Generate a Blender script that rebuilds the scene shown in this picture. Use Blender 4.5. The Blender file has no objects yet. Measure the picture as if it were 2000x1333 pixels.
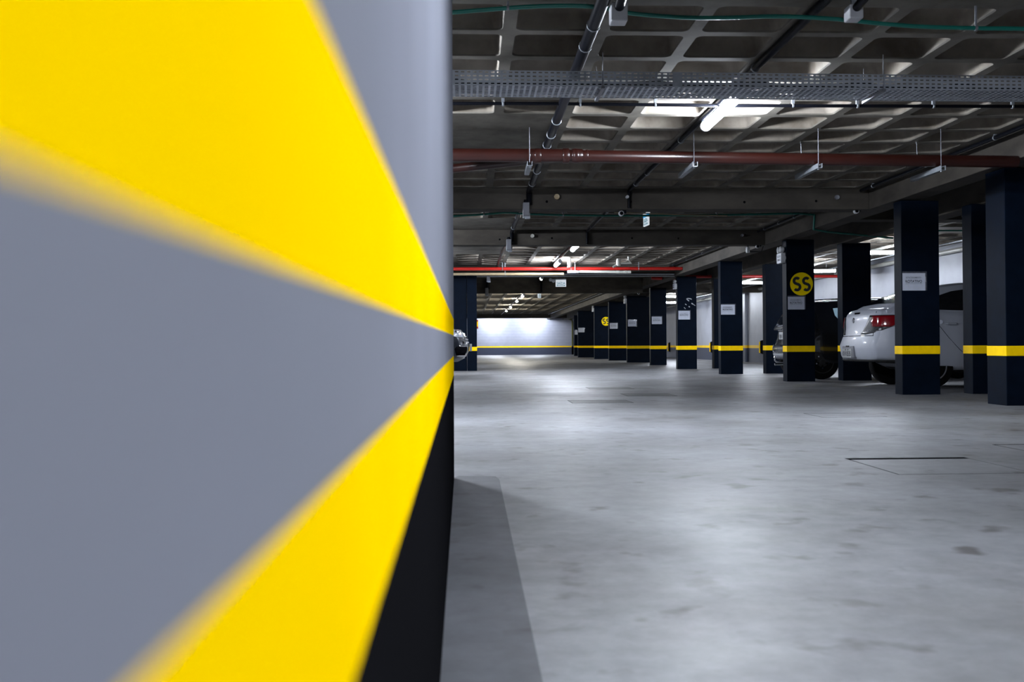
import bpy, bmesh, math, random
from mathutils import Vector, Matrix
random.seed(7)
PI = math.pi
SC = bpy.context.scene
COL = SC.collection

# ---------------------------------------------------------------- camera, world, exposure
EYE = Vector((0, 0, .63))
FPX = 1980.0
YAW, PITCH, ROLL, SHIFT = .04246, .013, -.005, -.00838
_w = Vector((math.sin(YAW)*math.cos(PITCH), math.cos(YAW)*math.cos(PITCH), math.sin(PITCH)))
_r = Vector((math.cos(YAW), -math.sin(YAW), 0))
_u = _r.cross(_w)
R_ = _r*math.cos(ROLL) + _u*math.sin(ROLL)
U_ = -_r*math.sin(ROLL) + _u*math.cos(ROLL)
cd = bpy.data.cameras.new('camera'); cam = bpy.data.objects.new('camera', cd); COL.objects.link(cam)
m = Matrix.Identity(4)
for i in range(3):
    m[i][0], m[i][1], m[i][2], m[i][3] = R_[i], U_[i], -_w[i], EYE[i]
cam.matrix_world = m
cd.sensor_fit = 'HORIZONTAL'; cd.sensor_width = 36; cd.lens = FPX/2000*36
cd.shift_y = SHIFT; cd.clip_start = .005; cd.clip_end = 200
cd.dof.use_dof = True; cd.dof.focus_distance = 14; cd.dof.aperture_fstop = 4.9
SC.camera = cam
wd = bpy.data.worlds.new('world'); SC.world = wd; wd.use_nodes = True
wd.node_tree.nodes['Background'].inputs[0].default_value = (0, 0, 0, 1)
wd.node_tree.nodes['Background'].inputs[1].default_value = 0
vs = SC.view_settings
vs.view_transform = 'Standard'; vs.look = 'None'; vs.gamma = 1; vs.exposure = 3.15
try: vs.use_curve_mapping = False
except Exception: pass
LED = (.82, .885, 1.0); WARM = (1.0, .97, .86)
LAMP_STRENGTH = 52.0

def at(u, v, Y):                                   # the point of the place seen at (u, v) of the 2000x1333 frame, at depth Y
    d = _w + (u-1000)/FPX*R_ + (666.5+SHIFT*2000-v)/FPX*U_
    return EYE + d*(Y/d.y)

# ---------------------------------------------------------------- materials
MATS = {}
def nm(name):
    mt = bpy.data.materials.new(name); mt.use_nodes = True
    nt = mt.node_tree; return mt, nt, nt.nodes['Principled BSDF']
def mat(name, col, rough=.5, metal=0, noise=0, scale=8, bump=0, coat=0, emit=None, es=0, spec=.5, col2=None, stretch=None):
    if name in MATS: return MATS[name]
    mt, nt, b = nm(name)
    b.inputs['Base Color'].default_value = (*col, 1); b.inputs['Roughness'].default_value = rough
    b.inputs['Metallic'].default_value = metal; b.inputs['Coat Weight'].default_value = coat
    b.inputs['Coat Roughness'].default_value = .06
    b.inputs['Specular IOR Level'].default_value = spec
    if noise or bump or col2:
        tc = nt.nodes.new('ShaderNodeTexCoord'); mp = nt.nodes.new('ShaderNodeMapping')
        if stretch: mp.inputs['Scale'].default_value = stretch
        n = nt.nodes.new('ShaderNodeTexNoise'); n.inputs['Scale'].default_value = scale; n.inputs['Detail'].default_value = 6; n.inputs['Roughness'].default_value = .62
        nt.links.new(tc.outputs['Object'], mp.inputs[0]); nt.links.new(mp.outputs[0], n.inputs['Vector'])
        rp = nt.nodes.new('ShaderNodeValToRGB')
        c2 = col2 or tuple(c*(1+noise) for c in col)
        c1 = col if col2 else tuple(max(0, c*(1-noise)) for c in col)
        rp.color_ramp.elements[0].color = (*c1, 1); rp.color_ramp.elements[1].color = (*c2, 1)
        rp.color_ramp.elements[0].position = .32; rp.color_ramp.elements[1].position = .68
        nt.links.new(n.outputs['Fac'], rp.inputs[0]); nt.links.new(rp.outputs[0], b.inputs['Base Color'])
        if bump:
            bp = nt.nodes.new('ShaderNodeBump'); bp.inputs['Strength'].default_value = bump; bp.inputs['Distance'].default_value = .01
            nt.links.new(n.outputs['Fac'], bp.inputs['Height']); nt.links.new(bp.outputs[0], b.inputs['Normal'])
    if emit:
        b.inputs['Emission Color'].default_value = (*emit, 1); b.inputs['Emission Strength'].default_value = es
    MATS[name] = mt; return mt

def banded(name, bands, rough=.4, lines=0, tilt=None, grime=.12, spec=.5):
    """paint in horizontal bands: bands = [(z from which it starts, colour[, rise per metre of Y])]"""
    mt, nt, b = nm(name); b.inputs['Roughness'].default_value = rough; b.inputs['Specular IOR Level'].default_value = spec
    g = nt.nodes.new('ShaderNodeNewGeometry'); sp = nt.nodes.new('ShaderNodeSeparateXYZ'); nt.links.new(g.outputs['Position'], sp.inputs[0])
    tc = nt.nodes.new('ShaderNodeTexNoise'); tc.inputs['Scale'].default_value = 3; tc.inputs['Detail'].default_value = 6
    nt.links.new(g.outputs['Position'], tc.inputs['Vector'])
    prev = None
    for bd in bands:
        z, c = bd[0], bd[1]; k = bd[2] if len(bd) > 2 else 0
        if prev is None:
            rgb = nt.nodes.new('ShaderNodeRGB'); rgb.outputs[0].default_value = (*c, 1); prev = rgb.outputs[0]; continue
        mu = nt.nodes.new('ShaderNodeMath'); mu.operation = 'MULTIPLY_ADD'; mu.inputs[1].default_value = -k
        nt.links.new(sp.outputs['Y'], mu.inputs[0]); nt.links.new(sp.outputs['Z'], mu.inputs[2])
        gt = nt.nodes.new('ShaderNodeMath'); gt.operation = 'GREATER_THAN'; gt.inputs[1].default_value = z
        nt.links.new(mu.outputs[0], gt.inputs[0])
        mx = nt.nodes.new('ShaderNodeMixRGB'); nt.links.new(gt.outputs[0], mx.inputs[0]); nt.links.new(prev, mx.inputs[1]); mx.inputs[2].default_value = (*c, 1); prev = mx.outputs[0]
    ml = nt.nodes.new('ShaderNodeMixRGB'); ml.blend_type = 'MULTIPLY'; ml.inputs[0].default_value = 1
    rp = nt.nodes.new('ShaderNodeValToRGB'); rp.color_ramp.elements[0].color = (1-grime,)*3 + (1,); rp.color_ramp.elements[1].color = (1, 1, 1, 1)
    rp.color_ramp.elements[0].position = .3; rp.color_ramp.elements[1].position = .7
    nt.links.new(tc.outputs['Fac'], rp.inputs[0]); nt.links.new(prev, ml.inputs[1]); nt.links.new(rp.outputs[0], ml.inputs[2])
    nt.links.new(ml.outputs[0], b.inputs['Base Color'])
    if lines:                                       # horizontal mortar / siding grooves
        md = nt.nodes.new('ShaderNodeMath'); md.operation = 'PINGPONG'; md.inputs[1].default_value = lines/2
        nt.links.new(sp.outputs['Z'], md.inputs[0])
        lt = nt.nodes.new('ShaderNodeMath'); lt.operation = 'LESS_THAN'; lt.inputs[1].default_value = .009; nt.links.new(md.outputs[0], lt.inputs[0])
        mx = nt.nodes.new('ShaderNodeMixRGB'); mx.blend_type = 'MULTIPLY'; mx.inputs[2].default_value = (.8, .82, .86, 1)
        nt.links.new(lt.outputs[0], mx.inputs[0]); nt.links.new(ml.outputs[0], mx.inputs[1]); nt.links.new(mx.outputs[0], b.inputs['Base Color'])
    MATS[name] = mt; return mt

def floor_material(name, dark, light, r0, r1):
    mt, nt, b = nm(name)
    g = nt.nodes.new('ShaderNodeNewGeometry')
    def noise(scale, det=6, rgh=.6, vec=None):
        n = nt.nodes.new('ShaderNodeTexNoise'); n.inputs['Scale'].default_value = scale; n.inputs['Detail'].default_value = det; n.inputs['Roughness'].default_value = rgh
        nt.links.new(vec or g.outputs['Position'], n.inputs['Vector']); return n
    def ramp(src, p0, c0, p1, c1):
        r = nt.nodes.new('ShaderNodeValToRGB'); e = r.color_ramp.elements
        e[0].position = p0; e[0].color = c0; e[1].position = p1; e[1].color = c1; nt.links.new(src, r.inputs[0]); return r
    big = noise(.75, 7, .62); fine = noise(9, 8, .7); spots = noise(5.5, 3, .5)
    c = ramp(big.outputs['Fac'], .3, (*dark, 1), .72, (*light, 1))
    f = ramp(fine.outputs['Fac'], .35, (.7, .7, .7, 1), .65, (1, 1, 1, 1))
    s = ramp(spots.outputs['Fac'], .29, (.42, .39, .36, 1), .40, (1, 1, 1, 1))
    a = nt.nodes.new('ShaderNodeMixRGB'); a.blend_type = 'MULTIPLY'; a.inputs[0].default_value = 1
    nt.links.new(c.outputs[0], a.inputs[1]); nt.links.new(f.outputs[0], a.inputs[2])
    a2 = nt.nodes.new('ShaderNodeMixRGB'); a2.blend_type = 'MULTIPLY'; a2.inputs[0].default_value = 1
    nt.links.new(a.outputs[0], a2.inputs[1]); nt.links.new(s.outputs[0], a2.inputs[2])
    nt.links.new(a2.outputs[0], b.inputs['Base Color'])
    ro = ramp(noise(.9, 7, .65).outputs['Fac'], .3, (r0, r0, r0, 1), .7, (r1, r1, r1, 1)); nt.links.new(ro.outputs[0], b.inputs['Roughness'])
    bp = nt.nodes.new('ShaderNodeBump'); bp.inputs['Strength'].default_value = .25; bp.inputs['Distance'].default_value = .03
    wav = noise(1.6, 3, .5); sm = nt.nodes.new('ShaderNodeMath'); sm.operation = 'MULTIPLY_ADD'; sm.inputs[1].default_value = .05
    nt.links.new(fine.outputs['Fac'], sm.inputs[0]); nt.links.new(wav.outputs['Fac'], sm.inputs[2]); nt.links.new(sm.outputs[0], bp.inputs['Height']); nt.links.new(bp.outputs[0], b.inputs['Normal'])
    b.inputs['Specular IOR Level'].default_value = .4
    MATS[name] = mt; return mt

YELLOW = (.95, .605, .0)
M_floor = floor_material('polished_concrete', (.108, .105, .106), (.228, .233, .25), .40, .62)
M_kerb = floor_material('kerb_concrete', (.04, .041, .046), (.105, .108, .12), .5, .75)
M_cover = floor_material('cover_concrete', (.055, .055, .057), (.1, .1, .1), .45, .65)
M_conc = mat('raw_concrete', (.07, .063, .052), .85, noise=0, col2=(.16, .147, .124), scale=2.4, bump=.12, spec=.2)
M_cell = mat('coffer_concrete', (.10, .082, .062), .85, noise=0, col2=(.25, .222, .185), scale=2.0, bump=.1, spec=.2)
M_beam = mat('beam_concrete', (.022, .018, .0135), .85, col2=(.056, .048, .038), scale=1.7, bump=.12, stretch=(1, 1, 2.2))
M_near = banded('wall_paint_bands', [(0, (.007, .007, .008)), (.491, YELLOW), (.583, (.195, .202, .235)), (.648, YELLOW, .0066), (.736, (.195, .202, .235), .0042)], .7, grime=.07, spec=0)
M_white = banded('white_wall_paint', [(0, (.04, .05, .085)), (.50, YELLOW), (.60, (.31, .325, .37))], .5)
M_far = banded('white_block_paint', [(0, (.035, .043, .075)), (.50, YELLOW), (.60, (.29, .30, .355))], .45, lines=.2)
M_navy = mat('navy_paint', (.0016, .0042, .0100), .55, noise=.25, scale=5, bump=.03, spec=.05)
M_yel = mat('yellow_paint', YELLOW, .55, noise=.06, scale=12, spec=.08)
M_blackp = mat('black_plastic_pipe', (.004, .0044, .0065), .3, spec=.06, noise=.1)
M_pvcw = mat('white_pvc', (.40, .40, .36), .4, noise=.06)
M_tan = mat('cream_pvc', (.32, .25, .15), .45, noise=.08)
M_brown = mat('brown_red_pipe', (.017, .0036, .0023), .3, noise=.12, scale=6)
M_red = mat('red_pipe', (.36, .012, .008), .35, noise=.08)
M_green = mat('green_conduit', (.0, .13, .1), .45, noise=.1)
M_galv = mat('galvanised_steel', (.27, .29, .315), .45, metal=.6, noise=.14, scale=14)
M_tray = mat('tray_steel', (.40, .43, .48), .5, metal=.35, noise=.1, scale=14)
M_grey = mat('grey_box_plastic', (.15, .155, .175), .5, noise=.06)
M_dark = mat('dark_gap', (.004, .004, .005), .8, noise=.2, spec=0)
M_ltgrey = mat('light_grey_plastic', (.44, .45, .47), .42, noise=.04)
M_paper = mat('white_paper', (.46, .49, .57), .45, noise=.05, coat=.6)
M_sleeve = mat('clear_sleeve', (.05, .055, .07), .12, noise=.3, scale=40, coat=1)
M_ink = mat('black_ink', (.012, .013, .018), .6, noise=.1)
M_inkg = mat('grey_ink', (.16, .17, .2), .6, noise=.1)
M_signw = mat('sign_white', (.35, .37, .4), .35, emit=(.85, .93, 1), es=.07, noise=.02)
M_teal = mat('sign_teal', (.0, .12, .15), .4, emit=(.0, .4, .5), es=.015, noise=.04)
M_blue = mat('sign_blue', (.0, .16, .35), .4, emit=(.0, .45, 1), es=.06, noise=.04)
M_rubber = mat('black_rubber', (.004, .004, .004), .7, noise=.2, spec=.08)
M_glass = mat('dark_car_glass', (.008, .009, .011), .06, coat=1, noise=.1)
M_rim = mat('alloy_rim', (.42, .43, .45), .3, metal=.9, noise=.08)
M_chrome = mat('chrome', (.75, .77, .8), .12, metal=1, noise=.02)
M_wpaint = mat('white_car_paint', (.38, .40, .455), .42, noise=.02, coat=.18)
M_bpaint = mat('black_car_paint', (.012, .012, .014), .25, noise=.1, coat=1)
M_gpaint = mat('graphite_car_paint', (.016, .019, .027), .3, noise=.05, coat=1, metal=.35)
M_under = mat('car_underside', (.006, .006, .006), .8, noise=.2)
M_redl = mat('red_lamp_lens', (.18, .003, .007), .1, noise=.15, scale=30, coat=1)
M_smoke = mat('smoked_lamp_lens', (.012, .013, .016), .35, noise=.3, scale=40, coat=.05, spec=.3)
M_clear = mat('clear_lamp_lens', (.2, .22, .25), .16, noise=.4, scale=30, coat=1)
M_plate = mat('number_plate', (.3, .31, .32), .4, noise=.04)
M_resid = mat('glue_residue', (.4, .42, .46), .7, noise=.2, scale=30)
def tinted():
    mt, nt, b = nm('tinted_window'); b.inputs['Base Color'].default_value = (.55, .78, .85, 1); b.inputs['Roughness'].default_value = .02
    b.inputs['Transmission Weight'].default_value = 1; b.inputs['IOR'].default_value = 1.02
    MATS['tinted_window'] = mt; return mt
M_tint = tinted()
def lamp_mat(name, col, s):
    mt, nt, b = nm(name); b.inputs['Base Color'].default_value = (.8, .8, .8, 1)
    b.inputs['Emission Color'].default_value = (*col, 1); b.inputs['Emission Strength'].default_value = s; return mt
M_led = lamp_mat('led_diffuser_cool', LED, LAMP_STRENGTH)
M_bay = lamp_mat('led_diffuser_bay', LED, LAMP_STRENGTH*.5)
M_side = lamp_mat('led_diffuser_side', LED, LAMP_STRENGTH*2)
M_warm = lamp_mat('led_diffuser_warm', WARM, LAMP_STRENGTH*.65)
M_bulb = lamp_mat('bulb_glow', WARM, LAMP_STRENGTH*.2)

# ---------------------------------------------------------------- mesh helpers
class MB:
    def __init__(s): s.v = []; s.f = []; s.mi = []
    def add(s, vs_, fs, mi=0):
        o = len(s.v); s.v += [tuple(p) for p in vs_]; s.f += [tuple(o+i for i in q) for q in fs]; s.mi += [mi]*len(fs)
    def box(s, x0, x1, y0, y1, z0, z1, mi=0):
        p = [(x, y, z) for x in (x0, x1) for y in (y0, y1) for z in (z0, z1)]
        s.add(p, [(0, 1, 3, 2), (4, 6, 7, 5), (0, 4, 5, 1), (2, 3, 7, 6), (0, 2, 6, 4), (1, 5, 7, 3)], mi)
    def prism(s, poly, axis, a, b, mi=0):           # poly in the two other axes, extruded along axis from a to b
        def pt(p, t):
            q = list(p); q.insert(axis, t); return q
        n = len(poly)
        s.add([pt(p, a) for p in poly] + [pt(p, b) for p in poly],
              [tuple(range(n))[::-1], tuple(range(n, 2*n))] + [(i, (i+1) % n, n+(i+1) % n, n+i) for i in range(n)], mi)
    def tube(s, pts, r, n=10, mi=0, cap=True):
        pts = [Vector(p) for p in pts]; rs = r if isinstance(r, (list, tuple)) else [r]*len(pts)
        rings = []; prev = None
        for i, p in enumerate(pts):
            t = (pts[min(i+1, len(pts)-1)] - pts[max(i-1, 0)]).normalized()
            if prev is None:
                a = Vector((0, 0, 1)) if abs(t.z) < .9 else Vector((1, 0, 0)); x = t.cross(a).normalized()
            else: x = (prev - t*prev.dot(t)).normalized()
            prev = x; y = t.cross(x)
            rings.append([p + (x*math.cos(2*PI*k/n) + y*math.sin(2*PI*k/n))*rs[i] for k in range(n)])
        vs_ = [q for rg in rings for q in rg]; fs = []
        for i in range(len(pts)-1):
            fs += [(i*n+k, i*n+(k+1) % n, (i+1)*n+(k+1) % n, (i+1)*n+k) for k in range(n)]
        if cap: fs += [tuple(range(n))[::-1], tuple(range((len(pts)-1)*n, len(pts)*n))]
        s.add(vs_, fs, mi)
    def lathe(s, prof, org, axis='z', n=20, mi=0):  # prof = [(r, h)]
        o = Vector(org); vs_ = []; fs = []
        for r, h in prof:
            for k in range(n):
                c, q = r*math.cos(2*PI*k/n), r*math.sin(2*PI*k/n)
                vs_.append(o + Vector({'z': (c, q, h), 'y': (c, h, q), 'x': (h, c, q)}[axis]))
        for i in range(len(prof)-1): fs += [(i*n+k, i*n+(k+1) % n, (i+1)*n+(k+1) % n, (i+1)*n+k) for k in range(n)]
        fs += [tuple(range(n))[::-1], tuple(range((len(prof)-1)*n, len(prof)*n))]
        s.add(vs_, fs, mi)
    def build(s, name, mats, parent=None, smooth=30, bevel=0, weld=False, loc=None):
        me = bpy.data.meshes.new(name); me.from_pydata(s.v, [], s.f)
        if not isinstance(mats, (list, tuple)): mats = [mats]
        for q in mats: me.materials.append(q)
        for p, i in zip(me.polygons, s.mi): p.material_index = i
        bm = bmesh.new(); bm.from_mesh(me)
        if weld: bmesh.ops.remove_doubles(bm, verts=bm.verts, dist=1e-5)
        bmesh.ops.recalc_face_normals(bm, faces=bm.faces)
        bm.to_mesh(me); bm.free()
        if smooth:
            me.polygons.foreach_set('use_smooth', [True]*len(me.polygons))
            me.set_sharp_from_angle(angle=math.radians(smooth))
        o = bpy.data.objects.new(name, me); COL.objects.link(o)
        if parent: o.parent = parent
        if loc: o.location = loc
        if bevel:
            bv = o.modifiers.new('bevel', 'BEVEL'); bv.width = bevel; bv.segments = 2; bv.limit_method = 'ANGLE'
        return o

def empty(name, loc=(0, 0, 0), rz=0):
    o = bpy.data.objects.new(name, None); COL.objects.link(o); o.location = loc; o.rotation_euler.z = rz; o.empty_display_size = .1; return o
def tag(o, label=None, cat=None, group=None, kind=None):
    if label: o['label'] = label
    if cat: o['category'] = cat
    if group: o['group'] = group
    if kind: o['kind'] = kind
    return o
def struct(o): o['kind'] = 'structure'; return o
def lettering(name, text, size, mt, parent, M, width=None, depth=.0006, bold=.012):
    """letters in the XZ plane facing -Y, centred; M places them in the parent's frame"""
    cu = bpy.data.curves.new(name, 'FONT'); cu.body = text; cu.size = size; cu.align_x = 'CENTER'; cu.align_y = 'CENTER'; cu.extrude = depth; cu.offset = bold*size
    t = bpy.data.objects.new(name, cu); COL.objects.link(t)
    bpy.context.view_layer.update()
    dg = bpy.context.evaluated_depsgraph_get(); me = bpy.data.meshes.new_from_object(t.evaluated_get(dg))
    bpy.data.objects.remove(t); bpy.data.curves.remove(cu)
    sx = 1
    if width:
        xs = [v.co.x for v in me.vertices]; sx = width/max(1e-6, max(xs)-min(xs))
    me.transform(M @ Matrix.Rotation(PI/2, 4, 'X') @ Matrix.Diagonal((sx, 1, 1, 1)))
    me.materials.clear(); me.materials.append(mt)
    o = bpy.data.objects.new(name, me); COL.objects.link(o); o.parent = parent; return o
T = Matrix.Translation

# ---------------------------------------------------------------- large structure
XL, XR, YB, YF = -6.5, 10.0, -7.0, 68.65
ZR, ZS = 2.68, 2.41                                 # underside of the ribs, soffit of the beams
b = MB(); b.box(XL-.2, XR+.2, YB-.2, YF+.2, -.2, 0); struct(b.build('floor', M_floor, smooth=0))

# waffle slab
xl = [.27 + .606*k for k in range(-1, 9)]
xr = [5.78 + .606*k for k in range(0, 8)]
z1 = [6.01] + [6.60+.59*k for k in range(12)]
z2 = [13.87+.605*k for k in range(7)]
z3 = [18.45+.6*k for k in range(13)]
z4 = [26.45+.6*k for k in range(7)]
z5 = [31.3+.6*k for k in range(58)]
xs = [XL] + xl + xr + [XR]; ys = [YB] + z1 + z2 + z3 + z4 + z5 + [YF]
def is_cell(i, j):
    if i+1 >= len(xs) or j+1 >= len(ys): return False
    w, h = xs[i+1]-xs[i], ys[j+1]-ys[j]
    if not (.55 < w < .65 and .55 < h < .65): return False
    cx, cy = (xs[i]+xs[i+1])/2, (ys[j]+ys[j+1])/2
    if cx < .75 and (8.9 < cy < 11.2 or 16.3 < cy < 22.9): return False
    return True
b = MB(); NQ = 5
def rrect(cx, cy, hx, hy, r):
    out = []
    for q, (sx, sy) in enumerate(((1, 1), (-1, 1), (-1, -1), (1, -1))):
        for k in range(NQ):
            a = (q + k/(NQ-1))*PI/2
            out.append((cx + sx*(hx-r) + r*math.cos(a), cy + sy*(hy-r) + r*math.sin(a)))
    return out
for i in range(len(xs)-1):
    for j in range(len(ys)-1):
        x0, x1, y0, y1 = xs[i], xs[i+1], ys[j], ys[j+1]
        if not is_cell(i, j):
            b.add([(x0, y0, ZR), (x0, y1, ZR), (x1, y1, ZR), (x1, y0, ZR)], [(0, 1, 2, 3)]); continue
        cx, cy, hx, hy = (x0+x1)/2, (y0+y1)/2, (x1-x0)/2, (y1-y0)/2
        rings = [[(min(max(px, x0), x1), min(max(py, y0), y1), ZR) for px, py in rrect(cx, cy, hx, hy, .0001)]]
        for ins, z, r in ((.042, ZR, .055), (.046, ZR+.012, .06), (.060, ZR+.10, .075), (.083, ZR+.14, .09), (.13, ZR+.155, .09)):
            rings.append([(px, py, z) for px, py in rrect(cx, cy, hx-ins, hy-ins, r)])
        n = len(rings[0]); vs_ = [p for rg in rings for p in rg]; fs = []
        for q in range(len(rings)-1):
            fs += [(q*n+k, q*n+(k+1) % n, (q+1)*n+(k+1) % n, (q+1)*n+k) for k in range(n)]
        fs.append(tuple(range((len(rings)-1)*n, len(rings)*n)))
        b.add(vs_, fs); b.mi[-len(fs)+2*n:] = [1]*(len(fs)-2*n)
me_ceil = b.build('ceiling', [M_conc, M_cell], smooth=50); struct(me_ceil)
me_ceil.data.update()
b = MB(); b.box(XL-.2, XR+.2, YB-.2, YF+.2, 2.93, 3.1); struct(b.build('ceiling_slab', M_conc, smooth=0))

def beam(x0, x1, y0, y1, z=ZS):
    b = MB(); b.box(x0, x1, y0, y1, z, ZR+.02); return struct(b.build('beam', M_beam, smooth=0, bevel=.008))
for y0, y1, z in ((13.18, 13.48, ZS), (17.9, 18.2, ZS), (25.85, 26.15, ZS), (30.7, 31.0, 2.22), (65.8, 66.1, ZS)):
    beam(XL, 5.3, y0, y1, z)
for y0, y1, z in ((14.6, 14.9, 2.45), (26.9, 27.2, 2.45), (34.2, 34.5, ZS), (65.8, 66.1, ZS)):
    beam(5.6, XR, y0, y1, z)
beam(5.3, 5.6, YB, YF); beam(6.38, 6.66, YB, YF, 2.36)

def wall(name, x0, x1, y0, y1, z0, z1, mt, bev=0):
    b = MB(); b.box(x0, x1, y0, y1, z0, z1); return struct(b.build(name, mt, smooth=0, bevel=bev))
wall('wall_back', XL, XR, YB-.2, YB, 0, 2.95, M_white)
wall('wall_far', XL, XR, YF, YF+.2, 0, 2.95, M_far)
wall('wall_right', XR, XR+.2, YB, YF, 0, 2.95, M_white)
wall('wall_outer', XL-.2, XL, YB, YF, 0, 2.95, M_white)
# the striped wall right beside the viewer
b = MB(); wx = lambda y: -.046-.0055*y; ye = 4.84
b.prism([(wx(YB)-.3, YB), (wx(YB), YB), (wx(ye-.02), ye-.02), (wx(ye)-.006, ye-.005), (wx(ye)-.03, ye), (wx(ye)-.3, ye)], 2, 0, ZR+.02)
struct(b.build('wall_left', M_near, smooth=40))
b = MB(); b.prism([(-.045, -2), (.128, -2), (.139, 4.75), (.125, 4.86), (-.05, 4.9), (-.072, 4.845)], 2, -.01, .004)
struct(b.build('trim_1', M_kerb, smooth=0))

# ---------------------------------------------------------------- lamps (the light of the place)
def tube_lamp(x, y, z, along, label, group, mt=None, length=1.2, hang=True):
    rz = 0 if along == 'y' else PI/2
    t = tag(empty('tube_lamp', (x, y, z), rz), label, 'lamp', group)
    h = length/2
    b = MB(); b.prism([(-.036, .02), (-.03, .034), (.03, .034), (.036, .02)], 1, -h, h); b.build('housing', M_ltgrey, t, bevel=.004)
    b = MB(); pf = [(.043*math.cos(a), -.043*math.sin(a)) for a in [-.55+(PI+1.1)*k/14 for k in range(15)]]
    b.prism(pf, 1, -h+.03, h-.03); b.build('diffuser', mt or M_led, t, smooth=50)
    for s in (-1, 1):
        b = MB(); q = [(.047*math.cos(a), -.047*math.sin(a)) for a in [-.6+(PI+1.2)*k/14 for k in range(15)]] + [(-.03, .046), (.03, .046)]
        b.prism(q, 1, s*h - (.03 if s > 0 else 0), s*h + (.03 if s < 0 else 0)); b.build('end_cap', M_ltgrey, t, smooth=50)
    for s in (-.6, .6):
        b = MB(); b.tube([(.03 if along == 'y' else 0, s*h, .03), (.03 if along == 'y' else 0, s*h, ZR-z+(-.001 if along == 'y' else .14))], .006, 6); b.build('hanger', M_galv, t)
    return t
G1 = 'tube lamps down the middle of the aisle'
for y, lab, mt in ((8.36, 'big lit white tube lamp hanging just behind the perforated cable tray', None),
                   (20.0, 'lit tube lamp half hidden by the second concrete beam, only its lower end showing', None),
                   (24.05, 'lit tube lamp just above the bright red pipe', None),
                   (29.4, 'small yellowish lit lamp beside the hanging exit sign under the beam', M_bulb),
                   (39.6, 'yellowish lit lamp, largest and highest of the slanting row of four far away', M_warm),
                   (44.2, 'yellowish lit lamp, second from the top in the slanting far row of four', M_warm),
                   (50.8, 'yellowish lit lamp, third from the top in the slanting far row of four', M_warm),
                   (56.6, 'yellowish lit lamp, lowest in the slanting far row, close to the white end wall', M_warm)):
    tube_lamp(2.12, y, 2.582, 'y', lab, G1, mt, .34 if mt is M_bulb else 1.2)
for y in (-3, 1.5): tube_lamp(1.3, y, 2.60, 'y', 'tube lamp over the aisle ahead of the first beam, above the frame', 'tube lamps above the frame')
G2 = 'tube lamps over the parking bays by the white side wall'
for x, y, z, lab in ((7.9, 19.25, 2.40, 'lit bluish tube lamp between two dark pillars above the white sedan'),
                  (8.3, 24.2, 2.41, 'lit bluish tube lamp above the black hatchback, beside the big yellow disc'),
                  (8.3, 29.6, 2.46, 'small lit tube lamp below the red pipe, before the row of sheets'),
                  (8.3, 40.0, 2.56, 'lit tube lamp, upper of the two beside the scuffed pillar'),
                  (8.3, 42.1, 2.41, 'lit tube lamp, lower of the two beside the scuffed pillar')):
    tube_lamp(x, y, z, 'x', lab, G2, M_bay)
for x in (1.6, 4.4): tube_lamp(x, 67.3, 2.58, 'x', 'added tube lamp hidden behind the last beam to brighten the white end wall', 'added tube lamps by the end wall')  # added lamps, unseen from the camera, to brighten the end wall
G3 = 'tube lamps over the bays behind the striped wall'
tube_lamp(-1.5, 7.9, 2.58, 'y', 'tube lamp over the bays behind the striped wall', G3, M_side)
for y in (16.2, 22.5, 32): tube_lamp(-1.5, y, 2.58, 'y', 'tube lamp over the bays behind the striped wall', G3)
for y in (44, 57): tube_lamp(-2.0, y, 2.58, 'y', 'tube lamp over the bays behind the striped wall', G3)

# ---------------------------------------------------------------- pillars
def pillar(x0, x1, y0, y1, label, group='navy pillars with a yellow band beside the aisle', top=2.4):
    cx, cy = (x0+x1)/2, (y0+y1)/2; hx, hy = (x1-x0)/2, (y1-y0)/2
    t = tag(empty('pillar', (cx, cy, 0)), label, 'pillar', group, 'thing')
    b = MB(); b.box(-hx, hx, -hy, hy, 0, top); b.build('shaft', M_navy, t, smooth=0, bevel=.006)
    e = .0025; b = MB(); b.box(-hx-e, hx+e, -hy-e, hy+e, .50, .603); b.build('yellow_band', M_yel, t, smooth=0, bevel=.004)
    return t
PIL = [  # front-face corner on the aisle side, width, depth, label
 (5.40, 9.98, .52, .38, 'broad navy pillar standing alone ahead of the row, cut by the frame edge'),
 (5.335, 12.28, .475, .22, 'navy pillar hiding the middle of the white sedan, crumpled sheet taped on it'),
 (5.365, 16.91, .48, .225, 'navy pillar with a big yellow SS disc and a sheet below it'),
 (5.345, 21.33, .475, .20, 'navy pillar with a sheet, standing right behind the big SS disc pillar'),
 (5.39, 26.0, .50, .22, 'navy pillar with pale glue scuffs above its sheet'),
 (5.63, 31.24, .50, .2, 'navy pillar with a sheet, first one beyond the glue-scuffed pillar'),
 (5.68, 36.23, .95, .2, 'navy pillar with a sheet, second beyond the glue-scuffed pillar'),
 (5.67, 40.9, .95, .2, 'navy pillar whose sheet covers the edge of the small far SS disc'),
 (5.65, 45.5, .95, .2, 'distant navy pillar with a small half-hidden SS disc'),
 (5.60, 51.9, .95, .2, 'distant navy pillar with a sheet, first beyond the small SS disc'),
 (6.19, 59.5, .5, .2, 'last navy pillar of the row, beside the dark pipe on the end wall')]
pillars = []
for x, y, w, d, lab in PIL: pillars.append(pillar(x, x+w, y, y+d, lab))
for x, y, w, lab in ((6.26, 12.36, .5, 'unlit navy pillar against the sedan door, next to the broad lone pillar'),
                     (6.41, 17.14, .5, 'navy pillar between the black hatchback and the white sedan boot'),
                     (6.39, 21.57, .5, 'navy pillar partly hidden by the big SS disc pillar, hatchback bumper before it'),
                     (6.44, 26.41, .5, 'navy pillar mostly hidden behind the second sheet pillar')):
    pillar(x, x+w, y, y+.24, lab, 'second row of navy pillars inside the bays', 2.37)
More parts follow.
